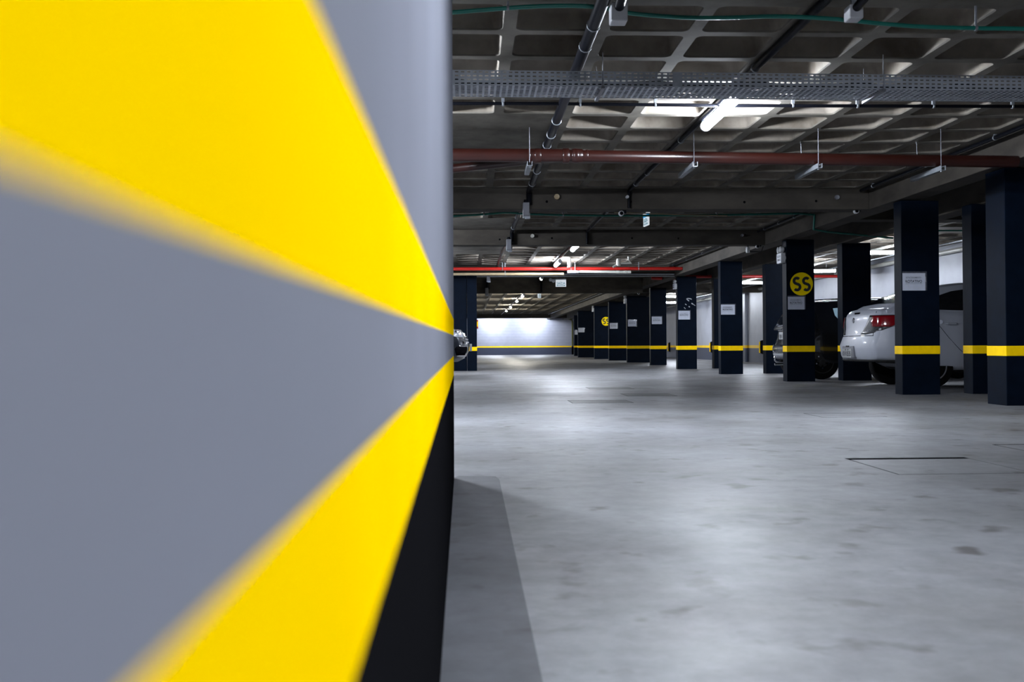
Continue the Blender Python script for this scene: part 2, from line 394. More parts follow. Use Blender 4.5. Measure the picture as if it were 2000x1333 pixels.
pillar(-.045, .2, 25.44, 25.8, 'navy pillar with yellow band behind the dark car nose, in full view', 'navy pillars behind the dark car nose', 2.42)
pillar(-.44, -.05, 25.46, 25.8, 'navy pillar half hidden by the striped wall, dark car nose before it', 'navy pillars behind the dark car nose', 2.42)
b = MB()                                            # what is left of torn-off tape on the scuffed pillar
def stroke(pts, w):
    for (x0, z0), (x1, z1) in zip(pts, pts[1:]):
        dx, dz = x1-x0, z1-z0; l = math.hypot(dx, dz); nx, nz = -dz/l*w, dx/l*w
        b.add([(x0+nx, -.001, z0+nz), (x0-nx, -.001, z0-nz), (x1-nx, -.001, z1-nz), (x1+nx, -.001, z1+nz)], [(0, 1, 2, 3)])
def scuff(u, v):
    p = at(u, v, 26.0); return (p.x - pillars[4].location.x, p.z)
stroke([scuff(*q) for q in ((1346, 588.5), (1342.5, 586), (1341, 584), (1344, 583.3), (1349.5, 584), (1350.5, 585.5))], .012)
stroke([scuff(1350.5, 592.5), scuff(1354, 595)], .014); stroke([scuff(1354.5, 595.2), scuff(1358, 597.5)], .008)
stroke([scuff(1345, 598.5), scuff(1347, 600.5)], .012); stroke([scuff(1338, 594), scuff(1341, 596)], .007); stroke([scuff(1336, 601), scuff(1339, 603.5)], .007)
o = b.build('glue_residue', M_resid, pillars[4], smooth=0); o.location = (0, -.111, 0)

# ---------------------------------------------------------------- notices and discs on the pillars
def notice(u0, u1, v0, v1, Y, label, text=True, crumple=0):
    a, c = at(u0, v1, Y), at(u1, v0, Y); w, h = c.x-a.x, c.z-a.z
    t = tag(empty('paper_notice', ((a.x+c.x)/2, Y, (a.z+c.z)/2)), label, 'notice', 'printed sheets taped on the navy pillars')
    def sheet(x0, x1, z0, z1, y, amp, seed):
        rnd = random.Random(seed); b = MB(); n, mz = 14, 11; vv = []
        for dy in (0, .0012):
            for j in range(mz+1):
                for i in range(n+1):
                    vv.append((x0+(x1-x0)*i/n, y+dy+ (rnd.uniform(-amp, amp) if dy == 0 and 0 < i < n and 0 < j < mz else 0), z0+(z1-z0)*j/mz))
        k = (n+1)*(mz+1); fs = []
        for j in range(mz):
            for i in range(n):
                q = (j*(n+1)+i, j*(n+1)+i+1, (j+1)*(n+1)+i+1, (j+1)*(n+1)+i); fs.append(q); fs.append(tuple(k+z for z in q[::-1]))
        rim = [i for i in range(n+1)] + [j*(n+1)+n for j in range(1, mz+1)] + [mz*(n+1)+i for i in range(n-1, -1, -1)] + [j*(n+1) for j in range(mz-1, 0, -1)]
        for p, q in zip(rim, rim[1:]+rim[:1]): fs.append((p, q, k+q, k+p))
        b.add(vv, fs); return b
    s = sheet(-w/2, w/2, -h/2, h/2, -.004, .0012, 3).build('plastic_sleeve', M_sleeve, t, smooth=25)
    pw = w*.93; p = sheet(-w/2, -w/2+pw, -h/2, h/2-.09*h, -.0068, .0004+.0004*crumple, 5).build('sheet', M_paper, t, smooth=40)
    cx = -w/2+pw/2
    if text:
        lettering('lettering', 'ROTATIVO', .05, M_ink, p, T((cx-.01*w, -.0082, -.03*h)), pw*.72)
        lettering('lettering', 'ESTACIONAMENTO', .03, M_inkg, p, T((cx-.02*w, -.0082, .17*h)), pw*.66)
        b = MB(); b.box(cx-pw*.37, cx+pw*.35, -.0086, -.0078, -.155*h, -.145*h); b.build('underline', M_ink, p, smooth=0)
    if crumple:
        for (x0, z0), (x1, z1) in (((.12, .62), (.26, .22)), ((.05, .55), (.3, .1)), ((.55, .92), (.72, .72)), ((.46, .78), (.45, .1)), ((.62, .2), (.7, .06)), ((.06, .25), (.14, .33)), ((.9, .9), (.95, .45))):
            b = MB(); b.tube([(-w/2+x0*w, -.0085, -h/2+z0*h), (-w/2+(x0+x1)/2*w+.003, -.009, -h/2+(z0+z1)/2*h), (-w/2+x1*w, -.0085, -h/2+z1*h)], .0016, 6)
            b.build('sleeve_crease', M_ltgrey, s)
    return t
notice(1762.5, 1810, 530.5, 568, 12.28, 'crumpled ROTATIVO sheet on the pillar before the white sedan', crumple=1)
notice(1538.5, 1573.5, 577.5, 605, 16.91, 'ROTATIVO sheet directly below the big yellow SS disc')
notice(1408, 1437, 593.5, 615, 21.33, 'ROTATIVO sheet on the pillar right behind the big SS disc pillar')
notice(1325, 1349, 606, 624.5, 26.0, 'ROTATIVO sheet below the pale glue scuffs')
notice(1273, 1294, 617.5, 633.5, 31.24, 'ROTATIVO sheet on the first pillar beyond the glue scuffs')
notice(1226.5, 1244, 624.5, 638, 36.23, 'ROTATIVO sheet on the second pillar beyond the glue scuffs')
notice(1191, 1207, 630.5, 642.5, 40.9, 'ROTATIVO sheet touching the small far SS disc')
notice(1129.5, 1142, 640, 649.5, 51.9, 'small white sheet on the pillar beyond the small SS disc', text=False)
notice(1122.6, 1134, 645, 654, 59.5, 'tiny white sheet on the last pillar beside the dark pipe', text=False)

def disc(u, v, Y, rad, label):
    p = at(u, v, Y)
    t = tag(empty('level_disc', (p.x, Y-.001, p.z)), label, 'sign', 'yellow level discs on the pillars')
    b = MB(); b.lathe([(rad, -.004), (rad, 0)], (0, 0, 0), 'y', 56); b.build('plate', mat('lit_disc_yellow', (1.0, .74, .0), .6, noise=.03, spec=.05), t, smooth=30)  # same yellow as the bands, brightened to stand for reflected light
    for s in (-1, 1):                               # an S as two open rounds joined by a slanting spine
        k = rad/.195; b = MB(); cl = []
        for i in range(13):
            a = math.radians(38 + i*(235-38)/12); cl.append((.048*math.cos(a), .0515+.0485*math.sin(a)))
        for i in range(13):
            a = math.radians(52 - i*(52+140)/12); cl.append((.0035+.051*math.cos(a), -.0515+.0515*math.sin(a)))
        n = len(cl); hw = .0235; L = []; Rr = []
        for i in range(n):
            x0, z0 = cl[max(0, i-1)]; x1, z1 = cl[min(n-1, i+1)]; dx, dz = x1-x0, z1-z0; l = math.hypot(dx, dz)
            L.append((cl[i][0]-dz/l*hw, cl[i][1]+dx/l*hw)); Rr.append((cl[i][0]+dz/l*hw, cl[i][1]-dx/l*hw))
        ox = s*.081
        vv = [((x+ox)*k, y, z*k) for y in (-.0055, -.0035) for x, z in L+Rr]; fs = []
        for i in range(n-1):
            fs.append((i, i+1, n+i+1, n+i)); fs.append((2*n+i, 3*n+i, 3*n+i+1, 2*n+i+1))
            fs.append((i, 2*n+i, 2*n+i+1, i+1)); fs.append((n+i, n+i+1, 3*n+i+1, 3*n+i))
        fs += [(0, n, 3*n, 2*n), (n-1, 3*n-1, 4*n-1, 2*n-1)]
        b.add(vv, fs); b.build('letter', M_ink, t, smooth=0)
disc(1565.3, 555, 16.91, .195, 'big yellow disc with black SS on the pillar by the black hatchback')
disc(1183.5, 628, 45.5, .2, 'small far yellow disc with black SS, partly behind another pillar')

# ---------------------------------------------------------------- cable tray
def slotted(nx, ny, L, W, sx, sy, skip=1):          # flat plate with slots: X 0..L, second axis 0..W
    vx = [0]; vy = [0]
    for i in range(nx): vx += [L*(i+(1-sx)/2)/nx, L*(i+(1+sx)/2)/nx]
    vx.append(L)
    for j in range(ny): vy += [W*(j+(1-sy)/2)/ny, W*(j+(1+sy)/2)/ny]
    vy.append(W)
    vv = [(x, y) for y in vy for x in vx]; n = len(vx); fs = []
    for j in range(len(vy)-1):
        for i in range(n-1):
            if i % 2 == 1 and j % 2 == 1: continue
            fs.append((j*n+i, j*n+i+1, (j+1)*n+i+1, (j+1)*n+i))
    return vv, fs
def cable_tray(x0, x1, y0, y1, z0, z1, label, tilt=0, simple=False):
    t = tag(empty('cable_tray', (x0, y0, z0)), label, 'cable tray', 'perforated cable trays under the slab'); t.rotation_euler.y = tilt
    L = x1-x0; nx = int(L/.0417); W = y1-y0; H = z1-z0
    for yy in (0, W):
        vv, fs = slotted(nx, 4, L, H, .58, .36); b = MB(); b.add([(x, yy, z) for x, z in vv], fs)
        o = b.build('side_rail', M_tray, t, smooth=0); so = o.modifiers.new('thick', 'SOLIDIFY'); so.thickness = .0015
    vv, fs = slotted(nx, 9, L, W, .62, .55); b = MB(); b.add([(x, y, 0) for x, y in vv], fs)
    o = b.build('base_plate', M_tray, t, smooth=0); so = o.modifiers.new('thick', 'SOLIDIFY'); so.thickness = .0015
    b = MB()
    for k in range(7):
        yy = .03+k*(W-.06)/6
        b.tube([(L*i/24, yy+.008*math.sin(i*1.7+k), .018+.012*((k*7+i) % 3)) for i in range(25)], .012, 6)
    b.build('cables', M_blackp, t)
    b = MB(); jx = at(1316, 150, 7.05).x - x0
    if 0 < jx < L:
        b.box(jx-.004, jx+.06, -.003, .0, 0, H); b.build('splice_plate', M_tray, t, smooth=0)
    return t
cable_tray(-.6, 5.25, 7.05, 7.38, 2.452, 2.557, 'long perforated steel cable tray crossing above the aisle before the big lamp', .004)
cable_tray(6.7, 10.1, 35.2, 35.5, 2.48, 2.58, 'far perforated cable tray crossing the bays between the pillars', 0)
def tray_hanger(u, label):
    x = at(u, 168, 7.05).x; zb = 2.452-.004*(x+.6)
    t = tag(empty('tray_hanger', (x, 7.215, zb)), label, 'bracket', 'hangers of the cable tray')
    b = MB(); b.box(-.012, .012, -.19, .19, -.022, -.003); b.build('cross_bar', M_grey, t, smooth=0)
    for s in (-1, 1):
        b = MB(); b.tube([(0, s*.178, -.02), (0, s*.178, ZR-zb-.001)], .0032, 8); b.build('threaded_rod', M_grey, t)
tray_hanger(1177, 'hanger under the cable tray, beside the thick black pipe')
tray_hanger(1724, 'hanger under the cable tray at its darker far side')

# ---------------------------------------------------------------- pipes and conduits
def clip(b, x, y, z, r, axis):
    b.lathe([(r+.002, -.008), (r+.005, -.006), (r+.005, .006), (r+.002, .008)], (x, y, z), axis, 14)
def pipe(name, pts, r, mt, label, cat='pipe', group=None, clips=(), n=14):
    o = Vector(pts[0]); t = tag(empty(name, o), label, cat, group)
    b = MB(); b.tube([Vector(p)-o for p in pts], r, n); b.build('run', mt, t, smooth=40)
    if isinstance(r, (list, tuple)): r = r[0]
    for c in clips:
        cc = Vector(c[:3])-o; b = MB(); clip(b, cc.x, cc.y, cc.z, r, c[3])
        b.box(cc.x-.012, cc.x+.012, cc.y-.012, cc.y+.012, cc.z+r, ZR-o.z-.001 if cc.z+o.z < ZR else cc.z+r+.01); b.build('clip', M_galv, t)
    return t
zp = ZR-.041
pipe('black_pipe', [(.79, 5.7, zp), (.79, 13.13, zp), (.79, 13.145, 2.55), (.79, 13.145, 2.46)], [.04, .04, .036, .036], M_blackp,
     'thick black pipe running along the slab and under the cable tray', group='black pipes above the aisle',
     clips=[(.79, y, zp, 'y') for y in (6.3, 6.75, 9.0, 9.6, 10.1, 11.6, 12.5)])
pipe('black_pipe', [(.765, 13.9, zp), (.765, 17.84, zp), (.765, 17.86, 2.55), (.765, 17.86, 2.46)], .034, M_blackp,
     'thick black pipe on the slab between the first and second beam', group='black pipes above the aisle', clips=[(.765, y, zp, 'y') for y in (15.8, 17.2)])
pipe('black_pipe', [(.72, 18.3, zp), (.72, 25.8, zp)], .032, M_blackp, 'black pipe on the slab leading towards the bright red pipe', group='black pipes above the aisle', clips=[(.72, 22, zp, 'y')])
r2 = .021; z2p = ZR-r2-.008
pipe('conduit', [(2.1, 5.7, z2p), (2.1, 13.12, z2p), (2.1, 13.155, 2.6), (2.1, 13.155, 2.42)], [r2*1.4, r2*1.2, r2, r2], M_blackp, 'thin black conduit leading to the big lamp and down the first beam',
     'conduit', 'black lamp conduits down the aisle', clips=[(2.1, y, z2p, 'y') for y in (7.3, 9.9, 11.0, 11.8, 12.6)])
pipe('conduit', [(2.1, 13.6, z2p), (2.1, 17.84, z2p), (2.1, 17.875, 2.6), (2.1, 17.875, 2.42)], r2, M_blackp, 'thin black conduit on the slab between the first and second beam',
     'conduit', 'black lamp conduits down the aisle', clips=[(2.1, y, z2p, 'y') for y in (15.2, 17.2)])
pipe('conduit', [(2.1, 18.3, z2p), (2.1, 25.8, z2p)], r2, M_blackp, 'thin black conduit joining the two lamps beyond the second beam', 'conduit', 'black lamp conduits down the aisle', clips=[(2.1, 22, z2p, 'y')])
pipe('conduit', [(2.1, 31.1, z2p), (2.1, 65.7, z2p)], .02, M_blackp, 'thin conduit linking the slanting far row of yellowish lamps', 'conduit', 'black lamp conduits down the aisle')
pipe('conduit', [(-.6, 8.36, 2.632), (.6, 8.36, 2.636), (2.2, 8.36, 2.628), (5.28, 8.36, 2.634)], .014, M_blackp, 'slim black conduit running crosswise just below the cable tray', 'conduit',
     clips=[(x, 8.36, 2.632, 'x') for x in (.29, .93, 1.56, 2.72, 3.27, 3.92, 4.6)])
# brown pipe with its reducer, branch and brackets
YP = 9.55
def bp(u, v, Y=YP): return at(u, v, Y)
t = tag(empty('brown_pipe', bp(860, 303)), 'thick reddish brown pipe crossing the aisle below the slab', 'pipe')
o0 = t.location
b = MB(); b.tube([bp(860, 303)-o0, bp(1105, 304)-o0], .063, 20); b.build('wide_run', M_brown, t, smooth=40)
b = MB(); b.tube([bp(1105, 304)-o0, bp(1127, 305)-o0, bp(1300, 307.5)-o0, bp(1700, 313)-o0, Vector((5.29, YP, bp(1900, 316).z))-o0], .058, 20); b.build('run', M_brown, t, smooth=40)
for u, r, w in ((1050, .07, .03), (1045, .067, .05), (1105, .072, .03), (1125, .07, .022), (1127, .066, .05), (1146, .061, .01)):
    p = bp(u, 304.5)-o0; b = MB(); b.lathe([(r-.004, -w), (r, -w+.006), (r, w-.006), (r-.004, w)], p, 'x', 20); b.build('coupling', M_brown, t, smooth=40)
b = MB(); p = bp(1100, 304)-o0; b.tube([p+Vector((0, 0, -.01)), p+Vector((-.25, .12, -.015)), p+Vector((-1.6, .9, -.03))], .045, 16); b.build('branch', M_brown, t, smooth=40)
def channel(u, v, y0, y1, zt, label):
    p = at(u, v, y0); t = tag(empty('pipe_bracket', (p.x, (y0+y1)/2, zt)), label, 'bracket', 'steel brackets under the brown pipe')
    d = (y1-y0)/2; w = .022
    b = MB(); b.prism([(-w, 0), (-w, -.045), (w, -.045), (w, 0), (w-.003, 0), (w-.003, -.042), (-w+.003, -.042), (-w+.003, 0)], 1, -d, d); b.build('channel', M_galv, t, smooth=0)
    b = MB(); b.tube([(0, -d+.05, -.05), (0, -d+.05, ZR-zt-.001)], .0032, 8); b.build('threaded_rod', M_grey, t)
    b = MB(); b.lathe([(.011, -.052), (.011, -.044)], (0, -d+.05, 0), 'z', 6); b.build('nut', M_galv, t)
zc = bp(1357, 320.5).z
channel(1035, 320, 9.42, 9.95, bp(1035, 319.5).z, 'steel bracket carrying the brown pipe near its branch')
channel(1358, 318, 9.42, 10.1, zc, 'steel bracket carrying the brown pipe below the big lamp')
channel(1602, 320, 9.42, 10.1, bp(1602, 323.5).z, 'steel bracket under the darkening stretch of brown pipe')
channel(1843, 325, 9.42, 10.1, bp(1843, 328).z, 'steel bracket at the black unlit end of the brown pipe')
# green conduits
def spl(pts, k=6):
    pts = [Vector(p) for p in pts]; out = []
    for i in range(len(pts)-1):
        p0, p1, p2, p3 = pts[max(0, i-1)], pts[i], pts[i+1], pts[min(len(pts)-1, i+2)]
        for j in range(k):
            s = j/k; out.append(.5*((2*p1)+(p2-p0)*s+(2*p0-5*p1+4*p2-p3)*s*s+(3*p1-p0-3*p2+p3)*s**3))
    return out+[pts[-1]]
g = spl([at(u, v, 6.0) for u, v in ((840, 26), (886, 24), (990, 16), (1060, 12), (1130, 11.5), (1175, 15), (1225, 25), (1300, 32), (1370, 35), (1440, 34), (1500, 32), (1560, 33), (1640, 38), (1720, 46), (1800, 52), (1900, 55), (1990, 56), (2120, 58))])
t = pipe('green_conduit', g, .0125, M_green, 'wavy green conduit at the top, nearest the viewer', 'conduit', 'green conduits under the slab', n=10)
for u, v in ((992, 15), (1906, 55)):
    p = at(u, v, 6.0)-t.location; b = MB(); clip(b, p.x, p.y, p.z, .0125, 'x'); b.box(p.x-.006, p.x+.006, -.004, .004, p.z+.012, ZR-t.location.z-.001); b.build('clip', M_grey, t)
gz = [at(u, v, 15.1) for u, v in ((860, 424), (945, 419), (990, 415.5), (1035, 418.5), (1140, 421), (1250, 421.5), (1440, 419.5), (1560, 417))]
gd = [Vector((5.282, 15.25, at(1590, 417, 15.1).z)), Vector((5.282, 15.3, ZS-.02))]
ge = [Vector((5.6, 15.6, ZS-.025)), Vector((6.9, 16.2, ZS-.06))]
pipe('green_conduit', spl(gz)+[gd[0]+Vector((-.03, 0, .0))]+gd+ge, .016, M_green, 'straight green conduit behind the first beam, bending down the side beam', 'conduit', 'green conduits under the slab',
     clips=[(p.x, p.y, p.z, 'x') for p in (at(945, 419, 15.1), at(1100, 420.3, 15.1), at(1400, 420, 15.1))], n=10)
pipe('green_conduit', [(6.7, 17.2, 2.58), (8.4, 17.2, 2.585), (10.1, 17.2, 2.58)], .014, M_green, 'green conduit glimpsed in the gap right of the crumpled sheet', 'conduit', 'green conduits under the slab', n=10)
pipe('conduit', [at(1200, 415.5, 14.6), at(1262, 417, 14.6), at(1330, 420, 14.6), at(1420, 421.5, 14.6)], .008, M_tan, 'thin cream cable along the underside behind the first beam', 'cable')
# pipes before the third beam
pipe('red_pipe', [(-3, 24.9, 2.52), (5.29, 24.9, 2.52)], .042, M_red, 'bright red pipe crossing the whole aisle', group='red fire pipes', clips=[(x, 24.9, 2.52, 'x') for x in (.83, 2.52, 4.2)])
pipe('red_pipe', [(5.62, 27.0-.6, 2.42), (8, 26.4, 2.42), (10.15, 26.4, 2.42)], .04, M_red, 'dull red pipe in the bays, seen between pillars above the hatchback', group='red fire pipes')
pipe('red_pipe', [at(1272, 543.5, 27.6), at(1340, 543.2, 27.6), Vector((5.5, 27.6, at(1340, 543.2, 27.6).z))], .05, M_red, 'short red pipe beneath the side beam beside the emergency light', group='red fire pipes')
pipe('cream_pipe', [(-3, 25.0, 2.395), (2.35, 25.0, 2.40)], .034, M_tan, 'cream pipe directly below the bright red pipe', clips=[(x, 25.0, 2.395, 'x') for x in (-.9, .9)])
t = pipe('white_pipe', [at(1110, 530.5, 24.85), at(1231, 532, 24.85)], .033, M_pvcw, 'white capped pipe end lying below the red pipe')
for u in (1207, 1222, 1229):
    p = at(u, 531.7, 24.85)-t.location; b = MB(); b.lathe([(.034, -.04), (.038, -.036), (.038, .036), (.034, .04)], p, 'x', 16); b.build('coupling', M_pvcw, t)
b = MB(); p = at(1119, 531, 24.85)-t.location; b.box(p.x-.14, p.x+.14, -.05, .03, p.z-.035, p.z+.03); b.build('bracket', M_galv, t, smooth=0)
b = MB(); b.tube([(p.x+.05, -.02, p.z), (p.x+.05, -.02, ZR-t.location.z-.001)], .007, 6); b.build('threaded_rod', M_galv, t)
t = pipe('drain_pipe', [at(1197, 522, 23.6), at(1204, 518.5, 23.6), at(1209, 514.5, 23.6), at(1233, 514, 23.6), at(1228, 508.5, 23.6)], .027, M_pvcw, 'white elbow drain pipe above the red pipe')
p = at(1208, 514, 23.6)-t.location; b = MB(); b.lathe([(.05, -.07), (.055, -.05), (.055, .05), (.04, .1)], p, 'z', 16); b.build('trap', M_pvcw, t)
b = MB(); p = at(1228, 508.5, 23.6)-t.location; b.tube([p, Vector((p.x, p.y, ZR-t.location.z+.13))], .027, 12); b.build('riser', M_pvcw, t)
t = pipe('drain_stub', [at(1112, 522.5, 23.8), Vector((at(1112, 522.5, 23.8).x, 23.8, ZR+.02))], .045, M_pvcw, 'stubby white pipe end pointing down just above the red pipe')
pipe('conduit', [(-3, 25.83, 2.40), (5.28, 25.83, 2.395)], .012, M_galv, 'thin silvery conduit on the lower edge of the third beam', 'conduit')
pipe('conduit', [(-3, 25.81, 2.45), (5.28, 25.81, 2.445)], .02, M_galv, 'silvery conduit just below the cream pipe', 'conduit')
for y0, y1, lab in ((6.1, 13.1, 'thin dark conduit along the top of the side beam before the first crossing beam'), (13.6, 17.85, 'thin dark conduit along the side beam between the first two crossing beams'),
                    (18.3, 25.8, 'dark conduit along the side beam reaching the end of the red pipe'), (31.1, 65.7, 'far dark conduit along the top of the side beam')):
    pipe('conduit', [(5.16, y0, 2.645), (5.16, y1, 2.645)], .022, M_blackp, lab, 'conduit', 'conduits along the side beam', clips=[(5.16, y0+.6+k*(y1-y0-1)/4, 2.645, 'y') for k in range(5)])
t = pipe('white_pipe', [(8.2, 18.5, 2.53), (8.2, 34.1, 2.515)], .028, M_pvcw, 'white pipe with fittings running along the bays above the hatchback')
for y in (21, 24.9, 25.6, 27.6, 30.8, 33):
    p = Vector((8.2, y, 2.53-.03*(y-18.5)/26.5))-t.location; b = MB(); b.lathe([(.03, -.07), (.04, -.06), (.04, .06), (.03, .07)], p, 'y', 14); b.tube([p, p+Vector((0, 0, ZR-p.z-t.location.z))], .012, 8); b.build('fitting', M_pvcw, t)
pipe('white_pipe', [(9.88, 15, 2.52), (9.88, 34.1, 2.52)], .05, M_pvcw, 'white pipe along the top of the side wall', clips=[(9.88, y, 2.52, 'y') for y in (18, 22, 26, 30)])
pipe('white_pipe', [(9.88, 35.7, 2.52), (9.88, 50, 2.52)], .05, M_pvcw, 'white pipe on the side wall beyond the far cable tray', clips=[(9.88, y, 2.52, 'y') for y in (37, 42)])
pipe('conduit', [(9.2, 12, 2.55), (9.2, 50, 2.55)], .018, M_galv, 'steel conduit along the bays, glimpsed above the white sedan', 'conduit', clips=[(9.2, y, 2.55, 'y') for y in (17.6, 20, 24, 28, 36)])
pz = [at(1118.8, v, 68.4) for v in (620, 693)]
t = tag(empty('drain_pipe', (pz[1].x, 68.55, 0)), 'dark upright pipe on the white end wall', 'pipe')
b = MB(); b.tube([(0, 0, 0), (0, 0, .55)], .07, 10); b.build('sleeve', M_dark, t); b = MB(); b.tube([(0, 0, .55), (0, 0, 2.25), (-.1, 0, 2.38), (-.3, 0, 2.42)], .06, 10)
b.build('run', mat('olive_pipe', (.07, .07, .012), .5, noise=.2), t)
pipe('drain_pipe', [(XR-.055, 36.0, 0), (XR-.055, 36.0, 2.65)], .05, M_white, 'slim painted downpipe on the side wall by the second sheet pillar')

# ---------------------------------------------------------------- boxes, sensors, sleeves
def jbox(u, v0, v1, hw, Y, label):
    a, c = at(u, v1, Y), at(u, v0, Y); h = c.z-a.z
    t = tag(empty('junction_box', (a.x, Y, a.z)), label, 'junction box', 'grey boxes on the pipe drops')
    b = MB(); b.box(-hw, hw, -.05, .05, .02, h); b.build('body', M_grey, t, smooth=0, bevel=.006)
    b = MB(); b.box(-hw*.86, hw*.86, -.056, -.049, .035, h-.02); b.build('cover', M_grey, t, smooth=0, bevel=.002)
    b = MB(); b.lathe([(hw*.8, h), (hw*.8, h+.02), (hw*.7, h+.03), (hw*.7, max(h+.04, 2.47-a.z))], (0, .0, 0), 'z', 14); b.build('gland', M_blackp, t)
    b = MB(); b.prism([(-hw, .02), (-hw, -.0), (-hw*.3, -.0), (-hw*.3, -.012), (hw*1.2, -.012), (hw*1.2, .06), (hw*1.05, .06), (hw*1.05, .02)], 1, -.03, .03); b.build('bracket', M_galv, t, smooth=0)
jbox(1027.5, 396.5, 426, .042, 13.14, 'grey box hanging on the black pipe below the first beam')
jbox(994, 468, 491, .045, 17.86, 'grey box hanging on the black pipe below the second beam')
jbox(954, 539.5, 551, .045, 25.75, 'grey box under the silvery conduit of the third beam')
jbox(950.7, 563, 578, .048, 30.62, 'far grey box on the drop of the fourth beam')
pipe('black_pipe', [(.575, 30.64, 2.66), (.575, 30.64, 2.33)], .055, M_blackp, 'black pipe drop on the fourth beam above the far grey box', group='black pipes above the aisle')
pipe('conduit', [(2.2, 30.66, 2.66), (2.2, 30.66, 2.23)], .03, M_blackp, 'thin black conduit drop on the fourth beam', 'conduit')
def sleeve(u, v, Y, rad, ln, mt, label):
    p = at(u, v, Y); b = MB(); b.lathe([(rad*.8, -ln+.004), (rad, -ln), (rad, .03)], (0, 0, 0), 'y', 18); o = b.build('pipe_sleeve', mt, None, smooth=40, loc=(p.x, Y, p.z))
    tag(o, label, 'pipe stub', 'short stubs in the beams')
sleeve(1087, 385.5, 13.18, .035, .06, M_tan, 'cream pipe stub in the first beam, beside the black pipe')
sleeve(1224.5, 385.5, 13.18, .02, .05, M_ltgrey, 'small pale stub beside the conduit drop on the first beam')
sleeve(1634, 386, 13.18, .03, .03, M_grey, 'dull stub at the dark end of the first beam')
sleeve(1039.5, 461.5, 17.9, .032, .05, M_pvcw, 'white pipe stub in the second beam')
sleeve(1449, 460, 17.9, .025, .03, M_grey, 'dull stub at the dark end of the second beam')
for u, v, Y, lab in ((1068, 394, 13.179, 'first beam, under its cream stub'), (1231.5, 394, 13.179, 'first beam, by the conduit drop'), (1454, 395, 13.179, 'first beam, in its dark half'), (1594, 393, 13.179, 'first beam, beside the dull stub'),
                     (976, 468, 17.899, 'second beam, beside the grey box'), (1078, 465.5, 17.899, 'second beam, past its white stub'), (1234.5, 465.5, 17.899, 'second beam, middle'), (1325, 466, 17.899, 'second beam, dark half')):
    p = at(u, v, Y); b = MB(); b.lathe([(.017, -.001), (.017, .02)], (0, 0, 0), 'y', 14); tag(b.build('form_tie_hole', M_dark, None, loc=(p.x, Y, p.z)), 'small black hole in the '+lab, 'hole', 'holes in the beams')
def sensor(u, v, Y, label, ztop=ZS):
    p = at(u, v, Y); t = tag(empty('ceiling_sensor', p), label, 'sensor', 'small sensors under the beams')
    b = MB(); b.lathe([(.02, -.045), (.034, -.04), (.036, .0), (.03, .015)], (0, 0, 0), 'y', 16); b.build('head', M_ltgrey, t, smooth=40)
    b = MB(); b.lathe([(.024, -.047), (.024, -.044)], (0, 0, 0), 'y', 16); b.build('lens', M_dark, t)
    b = MB(); b.box(-.01, .07, -.01, .06, .0, max(.03, ztop-p.z)); b.build('mount', M_blackp, t, smooth=0, bevel=.004)
sensor(1213, 417.5, 13.3, 'small pale sensor under the first beam by the conduit drop')
sensor(1671, 413, 13.3, 'dim sensor under the dark end of the first beam')
sensor(1479, 482, 18.0, 'small sensor under the second beam next to the side beam')
sensor(1247, 573.5, 30.85, 'twin-lens sensor under the fourth beam', 2.22)
t = tag(empty('motion_detector', at(1460.5, 494, 18.05)), 'upright pale cylinder hanging below the second beam near the emergency light', 'detector')
b = MB(); b.lathe([(.03, 0), (.034, .01), (.032, .09), (.026, .1)], (0, 0, 0), 'z', 16); b.build('body', M_ltgrey, t)
b = MB(); b.tube([(0, 0, .1), (0, 0, ZS-t.location.z+.003)], .012, 8); b.build('stem', M_blackp, t)
b = MB(); b.tube([(.03, 0, .02), (.09, .02, .02), (.28, .1, .03), (.31, .1, ZS-t.location.z)], .008, 8); b.build('cable', M_blackp, t)
def socket(u0, u1, v0, v1, label):
    a, c = at(u0, v1, 5.85), at(u1, v0, 5.85); w, h = (c.x-a.x)/2, c.z-a.z
    t = tag(empty('conduit_box', (a.x+w, 5.85, a.z)), label, 'junction box', 'white conduit boxes at the top')
    b = MB(); b.box(-w, w, -.04, .06, 0, h); b.build('body', M_ltgrey, t, smooth=0, bevel=.008)
    b = MB(); b.tube([(.0, -.03, h*.75), (.0, -.2, h*.95), (.02, -.42, h*1.15)], w*.62, 14); b.build('conduit_stub', M_blackp, t)
    b = MB(); b.box(-.015, .015, -.0, .02, h, ZR-a.z-.001); b.build('mount', M_galv, t, smooth=0)
socket(1192, 1224, 8, 45, 'white box with a black stub beside the thick black pipe at the top')
socket(1655, 1682, 12, 39, 'dim white box with a black stub on the green conduit')
for i, (u, v, lab) in enumerate(((1505, 258+20, 'small bright anchor with wire below the slab beside the big lamp'), (1564, 277, 'bright anchor with wire dangling from a rib past the big lamp'), (1790, 278, 'faint anchor with wire at the dark part of the slab'))):
    if i == 0: continue
    p = at(u, v, 10.1); t = tag(empty('wire_anchor', (p.x, 10.1, ZR)), lab, 'anchor', 'wire anchors in the slab')
    b = MB(); b.lathe([(.014, -.02), (.014, 0)], (0, 0, 0), 'z', 10); b.build('bolt', M_chrome, t); b = MB(); b.tube([(0, 0, -.01), (.005, 0, -.13)], .003, 6); b.build('wire', M_galv, t)

